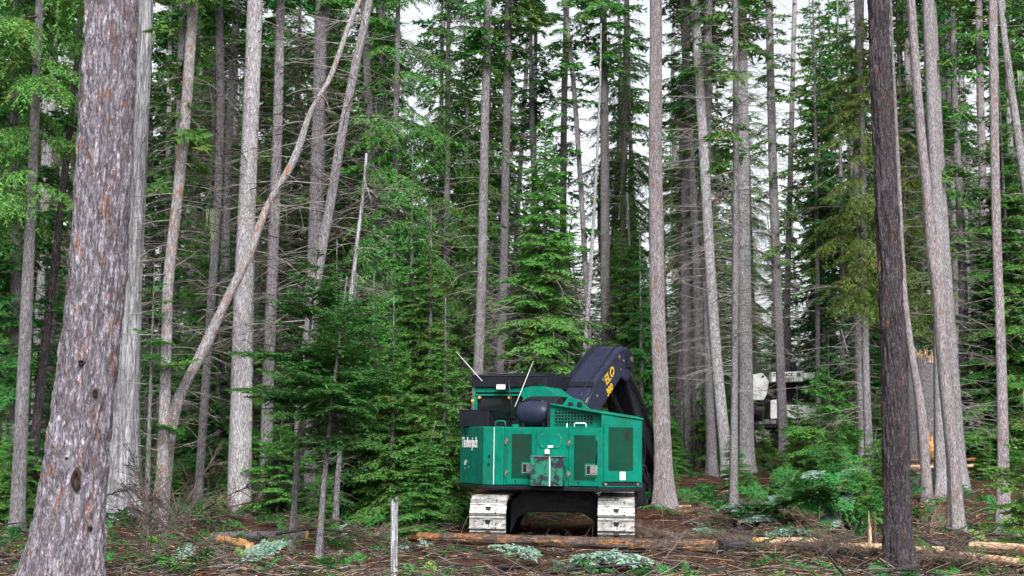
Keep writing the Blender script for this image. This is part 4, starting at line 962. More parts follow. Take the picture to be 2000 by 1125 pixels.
# grille: dark recess plates and bars
gr = Ub(); gr.add([(.30, -1.706, tz + .06), (1.02, -1.706, tz + .06), (1.02, -1.706, hz_(1.02) - .075), (.30, -1.706, hz_(.30) - .075)], [(0, 1, 2, 3)]); grille = gr.build('grille', 'dark_hole', hood)
for i in range(13):
    xx = .30 + i * .06; gb = Ub(); gb.box(xx - .006, xx + .006, -1.716, -1.708, tz + .055, hz_(xx) - .072); gb.build('grille_bar', 'green', grille)
for j in range(6):
    zz = tz + .06 + j * .055; xe = min(1.02, .20 + (2.50 - .075 - zz) / .25 * 1.62)
    if xe > .36: gb = Ub(); gb.box(.30, xe, -1.7235, -1.7165, zz - .006, zz + .006); gb.build('grille_bar', 'green', grille)
e = Ub(); e.tube([(.70, -1.80, tz - .01), (.70, -1.80, tz + .05), (.72, -1.80, tz + .075), (.90, -1.80, tz + .075), (.92, -1.80, tz + .05), (.92, -1.80, tz - .01)], .011, 8); e.build('grab_rail', 'sticker', engine, smooth=True)
e = Ub(); e.cyl((.56, -1.80, tz - .01), (.56, -1.80, tz + .07), .012, 8); e.build('peg', 'sticker', engine)
e = Ub(); e.cyl((.20, -1.78, tz), (.20, -1.78, hz_(.2) + .01), .028, 12); e.cyl((.20, -1.78, tz + .14), (.20, -1.78, tz + .16), .035, 12); e.build('drain_pipe', 'black', hood, smooth=False)
# door on the chamfer
cx_, cy_ = C_[0], C_[1] + .004; ux, uy = .7071, .7071; nx_, ny_ = .7071, -.7071; CL = .8485
def CH(a, b, z): return (cx_ + ux * a + nx_ * b, cy_ + uy * a + ny_ * b, z)
def chbox(mb, a0, a1, b0, b1, z0, z1): return mb.hexa([CH(a0, b0, z0), CH(a0, b1, z0), CH(a1, b1, z0), CH(a1, b0, z0)], [CH(a0, b0, z1), CH(a0, b1, z1), CH(a1, b1, z1), CH(a1, b0, z1)])
d = chbox(Ub(), .05, .78, .006, .028, bz + .10, 2.16); cdoor = d.build('corner_door', 'green', corner, .008)
d = chbox(Ub(), .14, .64, .0285, .033, bz + .30, 2.09); d.build('vent_panel', 'green_dark', cdoor)
d = Ub()
for i in range(22): a = .15 + i * .022; chbox(d, a, a + .006, .0335, .037, bz + .32, 2.07)
tag(d.build('vent_bars', 'green_dark', cdoor), kind='stuff')
d = Ub(); q = np.array(CH(.515, .038, 1.95)); d.add([CH(.515 + .045 * math.cos(t), .039, 1.95 + .09 * math.sin(t)) for t in np.linspace(0, 6.28, 17)[:-1]], [tuple(range(16))]); d.build('exhaust_hole', 'dark_hole', cdoor)
d = chbox(Ub(), .37, .485, .0285, .034, bz + .135, bz + .28); d.build('sticker', 'sticker', cdoor)
d = chbox(Ub(), .02, .83, .002, .006, bz + .03, bz + .095); d.build('sill_gap', 'dark_hole', corner)
d = Ub(); d.tube([(1.14, -1.885, 1.42), (1.15, -1.93, 1.42), (1.165, -1.935, 1.6), (1.165, -1.935, 1.80), (1.14, -1.885, 1.84)], .012, 8); d.build('pull_handle', 'black', corner, smooth=True)
for a in (.08, .74):
    d = Ub(); p0 = CH(a, .006, bz + .06); p1 = CH(a, .04, bz + .06); d.cyl(p0, p1, .025, 10); d.build('bolt', 'steel_dark_dirty', corner)
# --- black deck box, canister, cab
p = Ub(); p.box(-1.70, -1.10, -1.42, -1.15, tz + .002, tz + .30); p.build('deck_box', 'black', fb, .012)
p = Ub(); p.box(-1.71, -1.08, -1.43, -1.14, tz + .303, tz + .318); p.build('deck_box_lid', 'black', fb, .004)
cn = Ub(); xs = np.linspace(-1, 1, 15); rr = .245 * np.sqrt(np.clip(1 - np.abs(xs) ** 3.2, .02, 1))
cn.tube([(-.24 + .38 * t, -1.25, tz + .26) for t in xs], rr, 24); can = cn.build('air_cleaner', 'black_sky_tint', fb, smooth=True)
for xx in (-.42, -.02):
    p = Ub(); p.box(xx - .03, xx + .03, -1.40, -1.10, tz, tz + .12); p.build('bracket', 'black', can)
p = Ub(); p.prism_x([(-1.30, tz + .36), (-1.15, tz + .56), (-.85, tz + .60), (-.6, tz + .40), (-.6, tz + .2), (-1.2, tz + .2)], -.46, .16); p.build('exhaust_cover', 'black', fb, .03)
p = Ub(); p.tube([(-.40 + .2 * math.cos(t) + .14, -1.33, tz + .47 + .05 * math.sin(t)) for t in np.linspace(0, 3.14, 9)], .015, 6); p.build('lifting_eye', 'black', can)
# cab
cb = Ub(); cb.prism_x([(-.62, bz + .06), (.95, bz + .06), (.95, 2.2), (.70, 2.83), (-.62, 2.83)], -1.70, -.62); cab = cb.build('cab', 'black', fb, .02)
p = Ub(); p.box(-1.705, -.615, -.66, -.622, 2.76, 2.85); p.build('cab_band', 'green', cab, .006)
p = Ub(); p.box(-1.72, -.60, -.675, -.61, 2.69, 2.725); p.build('cab_band', 'green', cab, .006)
p = Ub(); p.box(-1.70, -1.64, -.66, -.622, 2.3, 2.69); p.build('cab_post', 'green', cab, .006)
p = Ub(); p.box(-1.56, -.82, -.640, -.623, 2.25, 2.64); p.build('rear_window', 'glass', cab)
p = Ub(); p.hexa([(-1.74, -.72, 2.856), (-.20, -.72, 2.856), (-.20, 1.0, 2.856), (-1.74, 1.0, 2.856)], [(-1.72, -.72, 3.10), (-.22, -.72, 3.14), (-.22, .9, 3.14), (-1.72, .9, 3.10)]); roof = p.build('cab_roof', 'black', cab, .015)
p = Ub(); p.box(-1.73, -.21, -.735, -.722, 3.07, 3.095); p.build('roof_lip', 'black_sky_tint', roof)
for xx, zz in ((-1.58, 2.66), (-.96, 2.66), (-1.72, 2.60), (-.66, 2.60)):
    p = Ub(); p.cyl((xx, -.63, zz), (xx, -.70, zz), .028, 10); p.build('marker_light', 'amber', cab)
p = Ub(); p.box(-1.18, -.98, -.84, -.74, 2.80, 2.92); wk = p.build('work_light', 'black', cab, .01)
p = Ub(); p.box(-1.17, -.99, -.848, -.841, 2.81, 2.90); p.build('lens', 'sticker', wk)
p = Ub(); p.tube([(-.95, -.75, 2.98), (-.93, -.78, 2.8), (-.88, -.76, 2.5), (-.90, -.74, 2.2)], .014, 6); p.build('cable', 'rubber', cab, smooth=True)
# green guard beside the cab
p = Ub(); p.prism_y([(-.72, 2.70), (-.70, 2.83), (-.30, 2.93), (.06, 2.68), (-.12, 2.60), (-.66, 2.62)], -.72, .2); p.build('boom_guard', 'green', fb, .012)
p = Ub(); p.prism_y([(-.62, 2.1), (-.62, 2.61), (-.1, 2.59), (.18, 2.5), (.18, 2.1)], -.55, .3); p.build('boom_foot', 'black', fb, .02)
p = Ub(); p.prism_y([(.12, 2.40), (.30, 2.66), (.55, 2.60), (.72, 2.44), (.72, 2.3), (.12, 2.3)], -.95, -.9); bf = p.build('boom_bracket', 'green', fb, .008)
for xx in (.36, .54):
    q = Ub(); q.cyl((xx, -.951, 2.52), (xx, -.99, 2.52), .045, 12); q.build('pin', 'black', bf)
# antennas
def ant(p0, p1):
    q = MB(); r0 = [p0 + (p1 - p0) * t for t in np.linspace(0, 1, 4)]; q.tube([v - np.array([RX, RY, 0]) for v in r0], [.007, .006, .005, .003], 6); q.build('antenna', 'white_plain', fb, smooth=True)
ant(P(938, 747, 25.3), P(886, 690, 25.5)); ant(P(1002, 796, 24.9), P(1037, 706, 25.2))
# --- boom, stick, cylinders (profile in (t,z), width along x)
YB = math.radians(-26); U0 = U
def U(x, y, z):
    x -= .04; y -= .3
    a = (x * math.cos(YB) - y * math.sin(YB), x * math.sin(YB) + y * math.cos(YB)); b = U0(.04, .3, 0)
    return (a[0] + b[0], a[1] + b[1], z)
bx0, bx1 = -.46, .27
pb = [(.00, 2.05), (.15, 2.55), (.75, 3.02), (2.12, 3.80), (2.30, 3.86), (2.62, 3.86), (2.86, 3.70), (2.86, 3.30), (2.62, 3.10), (2.25, 3.18), (1.05, 2.42), (.55, 2.0)]
p = Ub(); p.prism_x(pb, bx0, bx1); boom = p.build('boom', 'black_sky_tint', fb, .05)
p = Ub(); p.tube([(bx1 + .004, .35, 2.58), (bx1 + .004, .80, 2.93), (bx1 + .004, 2.12, 3.69), (bx1 + .004, 2.4, 3.78)], .014, 6); p.build('hydraulic_line', 'rubber', boom, smooth=True)
p = Ub(); p.box(bx0 - .02, bx1 + .02, .60, .64, 2.4, 2.92); 
for q0, q1 in (((.28, 2.60), (.40, 2.70)), ((1.15, 3.08), (1.25, 3.16)), ((2.0, 3.60), (2.08, 3.66))):
    c = Ub(); c.prism_x([(q0[0], q0[1]), (q0[0] + .04, q0[1] - .05), (q1[0] + .03, q1[1] - .03), q1], bx1 + .002, bx1 + .035); c.build('line_clamp', 'steel_dark_dirty', boom)
ridge = Ub(); ridge.prism_x([(.62, 2.90), (.66, 2.96), (.70, 2.985), (.74, 3.02), (.72, 3.035), (.60, 2.93)], bx0 - .01, bx1 + .01); ridge.build('weld_band', 'black', boom)
for k, xx in enumerate((bx0 + .10, bx0 + .16, bx1 - .12)):
    q = Ub(); q.tube(catmull([(xx, .35, 2.72), (xx, .78, 3.065), (xx + .01, 1.5, 3.475), (xx, 2.10, 3.815), (xx, 2.32, 3.885), (xx, 2.6, 3.885)], 4), .016, 6); q.build('hydraulic_line', 'rubber', boom, smooth=True)
for yy, zz in ((.9, 2.75), (1.75, 3.2), (2.35, 3.55), (2.2, 3.35)):
    q = Ub(); q.cyl((bx1 - .01, yy, zz), (bx1 + .018, yy, zz), .03, 10); q.build('pin', 'steel_dark_dirty', boom)
# end plate openings of the boom head
p = Ub(); p.prism_x([(2.50, 3.42), (2.80, 3.42), (2.86, 3.66), (2.62, 3.80), (2.50, 3.74)], bx1 + .002, bx1 + .05); hp = p.build('head_plate', 'black', boom, .01)
p = Ub(); p.cyl((bx1 + .05, 2.68, 3.60), (bx1 + .075, 2.68, 3.60), .06, 14); p.build('pin', 'steel_dark_dirty', hp)
# lettering along the boom side
xd_b = Vector((.34, .70, .46)); xd_b.normalize(); up_b = Vector((0, 0, 1))
sl = (Vector(U(0, .86, .50)) - Vector(U(0, 0, 0)))
text_mesh('lettering', 'ELO', .29, 'yellow', boom, frame3(Vector(U(bx1 + .006, 1.38, 2.98)), sl, (0, 0, 1)), 1.05, .006)
text_mesh('lettering', '300', .22, 'yellow', boom, frame3(Vector(U(bx1 + .006, 1.46, 2.76)), sl, (0, 0, 1)), 1.05, .006)
# stick
sk = [(2.45, 3.45), (2.62, 3.72), (2.90, 3.62), (3.9, 2.55), (5.3, 1.25), (5.45, .95), (5.2, .80), (4.6, 1.20), (3.2, 2.45)]
p = Ub(); p.prism_x(sk, bx0 + .06, bx1 - .06); stick = p.build('stick', 'black', fb, .04)
for dx in (.02, .07):
    p = Ub(); p.tube([(bx1 - .055 + dx, 2.75, 3.30), (bx1 - .05 + dx, 3.0, 3.05), (bx1 - .05 + dx, 3.2, 2.95), (bx1 - .05 + dx, 4.2, 2.05), (bx1 - .05 + dx, 5.2, 1.25)], .018, 6); p.build('hydraulic_line', 'rubber', stick, smooth=True)
p = Ub(); p.cyl((.04, 1.3, 2.15), (.04, 2.9, 1.85), .10, 14); p.cyl((.04, 2.9, 1.85), (.04, 4.1, 1.62), .05, 12); p.build('lift_cylinder', 'black', fb, smooth=False)
p = Ub(); p.cyl((-.10, 2.2, 3.1), (-.10, 3.6, 2.1), .085, 14); p.build('stick_cylinder', 'black', fb)
U_BOOM = U
U = U0
# felling head
g6 = float(gz(RX + 2.3, RY + 5.8))
hdm = Ub(); hdm.box(-.2, .55, 4.6, 5.2, g6 + .10, g6 + 1.0); head = hdm.build('felling_head', 'black', fb, .05)
p = Ub(); p.tube([(-.2, 4.7, g6 + .75), (-.6, 4.4, g6 + .72), (-.9, 4.1, g6 + .60), (-1.05, 3.9, g6 + .45)], [.09, .08, .07, .05], 10); p.build('gripping_arm', 'black', head, smooth=True)
p = Ub(); p.cyl((.30, 4.3, .42), (.30, 4.3, 1.0), .10, 14); p.cyl((.30, 4.3, .62), (.30, 4.3, .80), .14, 14); p.build('rotator', 'black', head)
p = Ub(); p.box(.12, .18, 4.2, 4.28, .66, .92); p.build('reflector', 'red', head)
V = []; nT = 44
for i in range(nT):
    a = i / nT * 6.2832
    for (r, da) in ((.60, 0), (.66, .03), (.66, .09), (.60, .11)): V.append((-.75 + r * math.cos(a + da), 4.15 + r * math.sin(a + da)))
dsk = Ub(); dsk.prism(V, .16, .20); dsk.build('saw_disc', 'yellow', head)
p = Ub(); p.prism_y([(-.98, .60), (-.80, .66), (-.70, .82), (-.80, .92), (-.97, .86), (-1.06, .72)], 2.60, 2.75); lug = p.build('yellow_lug', 'yellow', head, .02)
# hoses around the stick foot, right of the corner compartment
def FBP(px, py, Y): v = P(px, py, Y); return (v[0] - RX, v[1] - RY, v[2] + .014 * (v[0] - RX))
rng = np.random.default_rng(5)
for k in range(8):
    j = rng.normal(0, 3, 6); p = MB()
    p.tube(catmull([FBP(1243 + j[0], 915 + 4 * k, 28.5), FBP(1252 + j[1], 903 + 3 * k, 29), FBP(1262 + j[2], 925 + 3 * k, 29.4), FBP(1266 + .5 * j[3], 960, 29.6), FBP(1258 + j[4], 990, 29.6)], 5), .022, 7); p.build('hose', 'rubber', head, smooth=True)
for k in range(4):
    p = MB(); p.tube(catmull([FBP(1150, 966 + 4 * k, 28.5), FBP(1180, 956 + 5 * k, 28.6), FBP(1215, 958 + 6 * k, 28.8), FBP(1243, 975 + 5 * k, 29)], 5), .030, 7); p.build('hose', 'rubber', head, smooth=True)
for k in range(3):
    p = MB(); p.tube(catmull([FBP(1240 + 3 * k, 830, 28.5), FBP(1246 + 4 * k, 860, 28.8), FBP(1250 + 4 * k, 885, 29), FBP(1248 + 3 * k, 915, 29.1)], 5), .022, 7); p.build('hose', 'rubber', fb, smooth=True)
p = MB(); p.cyl(FBP(1249, 1000, 29.4), FBP(1249, 935, 29.4), .11, 14); p.cyl(FBP(1249, 985, 29.4), FBP(1249, 968, 29.4), .15, 14); p.build('tilt_motor', 'black', head)

# ---------------------------------------------------------------- the white machine further back
WY = 60.0
wb = P(1530, 870, WY); wb[2] = float(gz(wb[0], WY))
wm = link('white_forwarder', None, None, wb); tag(wm, 'white logging machine with a black lettered warning sign, behind the trees', 'logging machine')
def WP(px, py, dy=0.0): v = P(px, py, WY + dy) - wb; return (v[0], v[1], v[2])
def wpoly(mb, pts, d0, d1):
    a = [WP(x, y_, d0) for x, y_ in pts]; dz = d1 - d0; b = [(v[0], v[1] + dz, v[2]) for v in a]; n = len(a)
    return mb.add(a + b, [tuple(range(n)), tuple(range(2 * n - 1, n - 1, -1))] + [((i + 1) % n, i, n + i, n + (i + 1) % n) for i in range(n)])
p = wpoly(MB(), [(1463, 782), (1463, 733), (1489, 728), (1502, 744), (1496, 781)], .1, 1.9); wh = p.build('cab_housing', 'white_paint', wm, .03)
p = wpoly(MB(), [(1487, 736), (1490, 732), (1493, 735), (1491, 737), (1487, 739)], .08, .09); p.build('housing_opening', 'dark_hole', wh)
p = wpoly(MB(), [(1460, 816), (1460, 785), (1472, 785), (1470, 816)], .1, 1.9); p.build('lower_housing', 'white_paint', wm, .02)
p = wpoly(MB(), [(1507, 746), (1507, 727), (1568, 725), (1568, 745)], -.3, .3); sg = p.build('warning_sign', 'white_paint', wm, .02)
fx = Vector(WP(1568, 745, -.3)) - Vector(WP(1507, 746, -.3))
text_mesh('lettering', 'STAY BACK', .205, 'sign_black', sg, frame3(Vector(WP(1510, 735.5, -.306)), fx, (0, 0, 1)), .84, .008)
text_mesh('lettering', 'FEET!', .205, 'sign_black', sg, frame3(Vector(WP(1533, 744.0, -.306)), fx, (0, 0, 1)), .84, .008)
p = wpoly(MB(), [(1557, 735.5), (1557, 728.5), (1564, 728), (1564, 735)], -.325, -.305); p.build('sign_bracket', 'steel_dark_dirty', sg)
p = wpoly(MB(), [(1569, 741), (1569, 728), (1592, 727), (1592, 739)], .0, 1.2); p.build('rear_deck', 'white_paint', wm, .02)
p = wpoly(MB(), [(1548, 725), (1547, 709), (1551, 706), (1555, 707), (1558, 725)], .1, .6); p.build('exhaust_stack', 'black_sky_tint', wm, .02)
p = wpoly(MB(), [(1505, 818), (1505, 782), (1519, 780), (1519, 790), (1560, 791), (1594, 793), (1594, 818)], .0, 1.6); p.build('engine_body', 'white_paint', wm, .03)
p = wpoly(MB(), [(1506, 781), (1512, 748), (1600, 745), (1600, 784)], .5, 1.5); p.build('under_deck', 'black', wm)
for k in range(6):
    p = MB(); p.tube([WP(1514 + 1.6 * k, 738, .3), WP(1500 + 2.0 * k, 768, .1), WP(1492 + 2.4 * k, 783, .05)], .035, 6); p.build('hydraulic_line', 'rubber', wm, smooth=True)
p = wpoly(MB(), [(1480, 792), (1484, 782), (1503, 780), (1497, 790)], .0, .5); p.build('boom_foot', 'black', wm, .01)
for k in range(7):
    p = MB(); p.tube([WP(1482 + 2 * k, 786, .2), WP(1476 + 2.8 * k, 800, -.05 * (k % 2)), WP(1472 + 3.2 * k, 822, .1)], .04, 6); p.build('hose', 'rubber', wm, smooth=True)
for dx in (1478, 1575):
    c = WP(dx, 860, .8); p = MB(); y0, y1 = c[1] - 1.6, c[1] + 1.6
    p.prism_x([(y0, .35), (y0 + .35, 0), (y1 - .35, 0), (y1, .35), (y1 - .3, .85), (y0 + .3, .85)], c[0] - .33, c[0] + .33); p.build('track', 'steel_dark_dirty', wm, .03)
p = MB(); a = WP(1478, 860, .6); b = WP(1575, 860, .6); p.box(a[0], b[0], a[1] - .2, a[1] + 1.3, .45, .95); p.build('undercarriage', 'black', wm, .02)
p = MB(); p.box(a[0] - .3, b[0] + .3, a[1] - .6, a[1] + 1.4, .955, 1.15); p.build('deck', 'black', wm, .02)
# ---------------------------------------------------------------- logs, post, boughs, debris
def log(name, label, a, b, w0, w1, mat='log_bark', Ya=None, Yb=None, cut=True, lift=.0, ns=22, disp=.012, cat='log', sag=.0, endmat='wood_raw', group=None):
    """a,b pixel ends of the log axis; w = width in px"""
    Ya = Ya or ray_ground(a[0], a[1] + w0 * .45); Yb = Yb or ray_ground(b[0], b[1] + w1 * .45)
    pa, pb_ = P(a[0], a[1], Ya), P(b[0], b[1], Yb)
    r0, r1 = w0 * .5 * mpp(Ya), w1 * .5 * mpp(Yb)
    L = np.linalg.norm(pb_ - pa); mid = (pa + pb_) / 2
    n = max(8, int(L / .08)); t = np.linspace(0, 1, n)
    rng = np.random.default_rng(int(a[0] + a[1]))
    pts = pa + (pb_ - pa) * t[:, None]; pts[:, 2] += lift + sag * np.sin(t * math.pi)
    pts[:, 1] += .05 * np.sin(t * 4 + a[0]); loc = mid.copy(); loc[2] = float(gz(mid[0], mid[1]))
    d = (pb_ - pa) / L; sdv = np.cross(d, [0, 0, 1.0]); sdv /= np.linalg.norm(sdv); upv = np.cross(sdv, d)
    th = np.arange(ns) * 2 * np.pi / ns; r = np.interp(t, [0, 1], [r0, r1])[:, None]
    C, S = np.cos(th)[None], np.sin(th)[None]; zz = (t * L)[:, None]
    R = r * (1 + .05 * np.sin(3 * th + zz * .7)) + disp * (fbm(C * 5 + 0 * zz, S * 5 + 0 * zz, zz * 3.0, 3) - .45) * 2.2
    V = (pts[:, None, :] + R[..., None] * (C[..., None] * sdv + S[..., None] * upv) - loc).reshape(-1, 3)
    i = np.arange(n - 1)[:, None] * ns; j = np.arange(ns)[None]; k = (j + 1) % ns
    F = np.stack([i + j, i + k, i + ns + k, i + ns + j], -1).reshape(-1, 4)
    e = link(name, None, None, loc); tag(e, label, cat, group)
    # the bark needs its own grain along the log: orient object axes so that local Z runs along it
    q = Matrix((tuple(sdv), tuple(upv), tuple(d))).transposed()
    V2 = V @ np.array(q)
    o = link('bark', new_mesh('bark', V2, F, M[mat], True), e); o.matrix_local = q.to_4x4()
    for sgn, ring, c in ((-1, 0, pts[0]), (1, n - 1, pts[-1])):
        rv = V2[ring * ns:(ring + 1) * ns]; cen = rv.mean(0) + np.array([0, 0, sgn * .012])
        rv = rv * np.array([.985, .985, 1]) + (1 - .985) * cen * np.array([1, 1, 0]) + rng.normal(0, .006, rv.shape)
        en = link('cut_end', new_mesh('cut_end', np.vstack([rv, cen]), [(x, (x + 1) % ns, ns) for x in range(ns)], M[endmat]), e); en.matrix_local = q.to_4x4()
    return e
log('fallen_log', 'long fallen log with torn orange bark in front of the tracks', (800, 1056), (1400, 1076), 18, 24, lift=.06, ns=28, disp=.025, endmat='log_bark')
log('charred_log', 'short black charred log end touching the long fallen log', (1402, 1075), (1450, 1074), 26, 22, 'bark_dark', lift=.05, endmat='dark_hole')
log('peeled_log', 'peeled reddish log in front of the pile of cut boughs', (1475, 1072), (1592, 1070), 20, 14, 'log_peeled', lift=.10)
log('fallen_log', 'grey barked log lying behind the young fir stems', (415, 1049), (600, 1046), 18, 20, 'bark_mid', disp=.015)
log('broken_log', 'short broken log end of orange wood, below the whitish trunk', (432, 1056), (488, 1070), 22, 20, 'wood_raw', disp=.05)
log('fallen_log', 'thick orange-tan log at the lower right edge', (1898, 1075), (2030, 1083), 19, 21, 'log_peeled', disp=.02, lift=.06)
log('fallen_log', 'long tan log crossing the lower right corner', (1872, 1093), (1990, 1108), 16, 18, 'log_peeled', disp=.02, lift=.06)
log('fallen_log', 'pinkish pole on the ground behind the right slim trunks', (1884, 1034), (2020, 1030), 6, 6, 'log_peeled')
log('fallen_log', 'grey-pink log right of the tall branchless trunk', (1315, 1003), (1405, 990), 11, 10, 'log_bark')
log('fallen_log', 'thin stick-like log just behind the grey-pink log', (1304, 990), (1350, 989), 5, 5, 'log_peeled')
log('fallen_log', 'dark thin log lying at the foot of the scaly trunk', (1432, 982), (1490, 981), 5, 4, 'bark_dark')
log('fallen_log', 'slanting dark log with a pale cut end left of the tracks', (782, 1007), (888, 981), 8, 9, 'bark_dark', lift=.05)
log('fallen_log', 'dark fallen branch log in the lower left foreground', (385, 1093), (478, 1113), 10, 14, 'bark_mid')
log('fallen_log', 'tan log lying between the dark trunk and the salmon trunk', (1640, 1079), (1842, 1088), 12, 15, 'log_peeled', lift=.10)
for k, (y, x0, x1, m, lab) in enumerate([(900, 1770, 1905, 'log_bark', 'topmost brown pole of the small pile behind the right cluster'), (912, 1765, 1900, 'log_peeled', 'middle reddish pole of the small pile behind the right cluster'), (926, 1775, 1895, 'log_bark', 'lowest dark pole of the small pile behind the right cluster')]):
    log('log_pole', lab, (x0, y), (x1, y - 2), 8, 7, m, Ya=37.0 - .5 * k, Yb=37.0 - .5 * k)
log('leaning_log', 'reddish broken log leaning diagonally in the wood behind the centre trunk', (1238, 625), (1408, 375), 10, 7, 'log_peeled', Ya=48, Yb=48, cat='log')
log('cut_log', 'small log with a round pale cut end right of the dark trunk', (1795, 1060), (1851, 1064), 10, 9, 'bark_mid', endmat='wood_raw')
# grey weathered post
Yp = 17.4; base = P(768, 1140, Yp); base[2] = float(gz(base[0], Yp))
post = link('wooden_post', None, None, base); tag(post, 'weathered grey wooden post standing upright in the foreground', 'post')
topz = P(768, 976, Yp)[2] - base[2]
rng = np.random.default_rng(4)
V, F = tube([(0, 0, z) for z in np.linspace(-.3, topz, 30)], .047, 22); V = np.array(V)
thv = np.arctan2(V[:, 1], V[:, 0]); V[:, :2] *= (1 + .10 * np.sin(thv * 3 + 1) + .05 * (fbm(np.cos(thv) * 5, np.sin(thv) * 5, V[:, 2] * .4) - .4))[:, None]
V[-22:, 2] += .035 * np.sin(thv[-22:] * 2 + .5) + .012 * rng.normal(0, 1, 22)
link('post_wood', new_mesh('post_wood', V, F, M['bark_silver'], True), post)
def post_face():
    q = MB()
    for i in range(34):
        z = topz - .03 - i * .032; q.cyl((-.018 + .003 * math.sin(i), -.043, z), (-.018 + .003 * math.sin(i), -.056, z), .005, 6)
    o = q.build('staples', 'white_plain', post); tag(o, kind='stuff')
post_face()
# splintered stub beside the dark trunk
def splinter(name, label, px, py, hpx, w, mat, cat='stump', lean=0.0):
    Y = ray_ground(px, py); b = P(px, py, Y); b[2] = float(gz(b[0], Y)); h = hpx * mpp(Y); r = w * .5 * mpp(Y)
    e = link(name, None, None, b); tag(e, label, cat)
    rg = np.random.default_rng(int(px))
    for k in range(5):
        a = rg.random() * 6.28; o = np.array([math.cos(a), math.sin(a), 0]) * r * .6; hh = h * rg.uniform(.6, 1)
        v, f = tube([o + [0, 0, -.15], o * 1.1 + [lean * hh * .5, 0, hh * .5], o * .8 + [lean * hh + rg.normal(0, .03), 0, hh]], [r * .7, r * .6, r * .12], 7)
        link('splinter', new_mesh('splinter', v, f, M[mat if k else 'log_peeled']), e)
splinter('splintered_stub', 'upright splintered tan stub left of the dark trunk', 1705, 1085, 85, 13, 'log_bark')
splinter('splintered_stub', 'dark splintered stick leaning against the dark trunk', 1722, 1010, 105, 9, 'bark_mid', lean=-.22)

# cut boughs: each its own thing
rng = np.random.default_rng(77)
BG = [live_branch(300 + i, 1.0, sp=.05, tl=.06, tw=.032, spacing=.024, droop=.25, lift=.35, hang=.35, flat=.3) for i in range(4)]
BGM = {}
def bough(label, px, py, L, az, pitch, mat, lift=.1, Y=None, group=None, roll=0.0):
    Y = Y or ray_ground(px, py); b = P(px, py, Y); b[2] = float(gz(b[0], Y)) + lift
    k = rng.integers(4); key = (k, mat)
    if key not in BGM:
        t, st = BG[k]; bg_ = TriBag()
        for pp, a, c in st: bg_.stem(pp, a * 1.2, c)
        BGM[key] = (new_mesh('needles', t, np.arange(len(t)).reshape(-1, 3), M[mat]), bg_.mesh('twigs', M['dead_dark']))
    e = link('cut_bough', None, None, b); tag(e, label, 'bough', group)
    e.matrix_world = Matrix.Translation(Vector(b)) @ Matrix.Rotation(az, 4, 'Z') @ Matrix.Rotation(-pitch, 4, 'Y') @ Matrix.Rotation(roll, 4, 'X') @ Matrix.Scale(L, 4)
    tag(link('needles', BGM[key][0], e), kind='stuff'); tag(link('twigs', BGM[key][1], e), kind='stuff')
    return e
bough('pale cut bough in the lower centre foreground', 1060, 1112, .9, math.pi * .85, .35, 'leaf_pale')
bough('pale blue-green cut bough right of the lower centre foreground', 1290, 1118, 1.3, math.pi * .95, .15, 'leaf_pale')
bough('pale-backed bough with curled tip in the lower left foreground', 478, 1118, .8, .75, .5, 'leaf_pale')
bough('green cut bough left of the long fallen log', 815, 1075, .7, 2.2, -.1, 'leaf_mid', .3)
bough('pale bough on the ground right of the grey-pink log', 1350, 1050, .6, .3, .1, 'leaf_pale')
bough('pale bough lying below the scaly trunk', 1440, 1040, 1.0, .5, .25, 'leaf_pale', .15)
bough('large pale bough on top of the bough pile', 1700, 945, 1.5, math.pi * .9, .1, 'leaf_pale', .6)
bough('pale hanging bough in the middle of the bough pile', 1655, 960, 1.2, math.pi * 1.2, -.5, 'leaf_pale', .75)
bough('bright pale bough at the left end of the bough pile', 1590, 975, 1.0, math.pi * 1.1, -.2, 'leaf_pale', .55)
bough('pale bough at the right front of the bough pile', 1655, 1030, 1.1, math.pi * 1.25, -.4, 'leaf_pale', .7)
bough('pale bough at the front foot of the bough pile', 1590, 1060, .9, math.pi * 1.05, .1, 'leaf_pale', .15)
bough('pale frosted bough behind the young fir stems', 690, 960, 1.5, 1.6, .5, 'leaf_pale', .3)
for k in range(34):
    px = rng.uniform(1470, 1715); py = rng.uniform(940, 1055)
    bough('dark green cut bough in the bough pile left of the dark trunk', px, py, rng.uniform(.8, 1.5), rng.uniform(0, 6.28), rng.uniform(-.2, .6), 'leaf_dark', rng.uniform(.1, .75), group='dark boughs in the pile', roll=rng.normal(0, .5))
for k, (px, py, L, az, pt, lf) in enumerate([(1620, 990, 1.1, 3.6, -.3, .8), (1690, 990, 1.2, 3.9, -.5, .9), (1560, 1010, 1.0, 3.5, -.2, .5), (1640, 1045, 1.0, 4.2, -.4, .6), (1500, 1025, 1.1, 3.3, .1, .3)]):
    bough('silvery pale bough spread over the front of the bough pile', px, py, L, az, pt, 'leaf_pale', lf, group='silvery boughs on the pile')
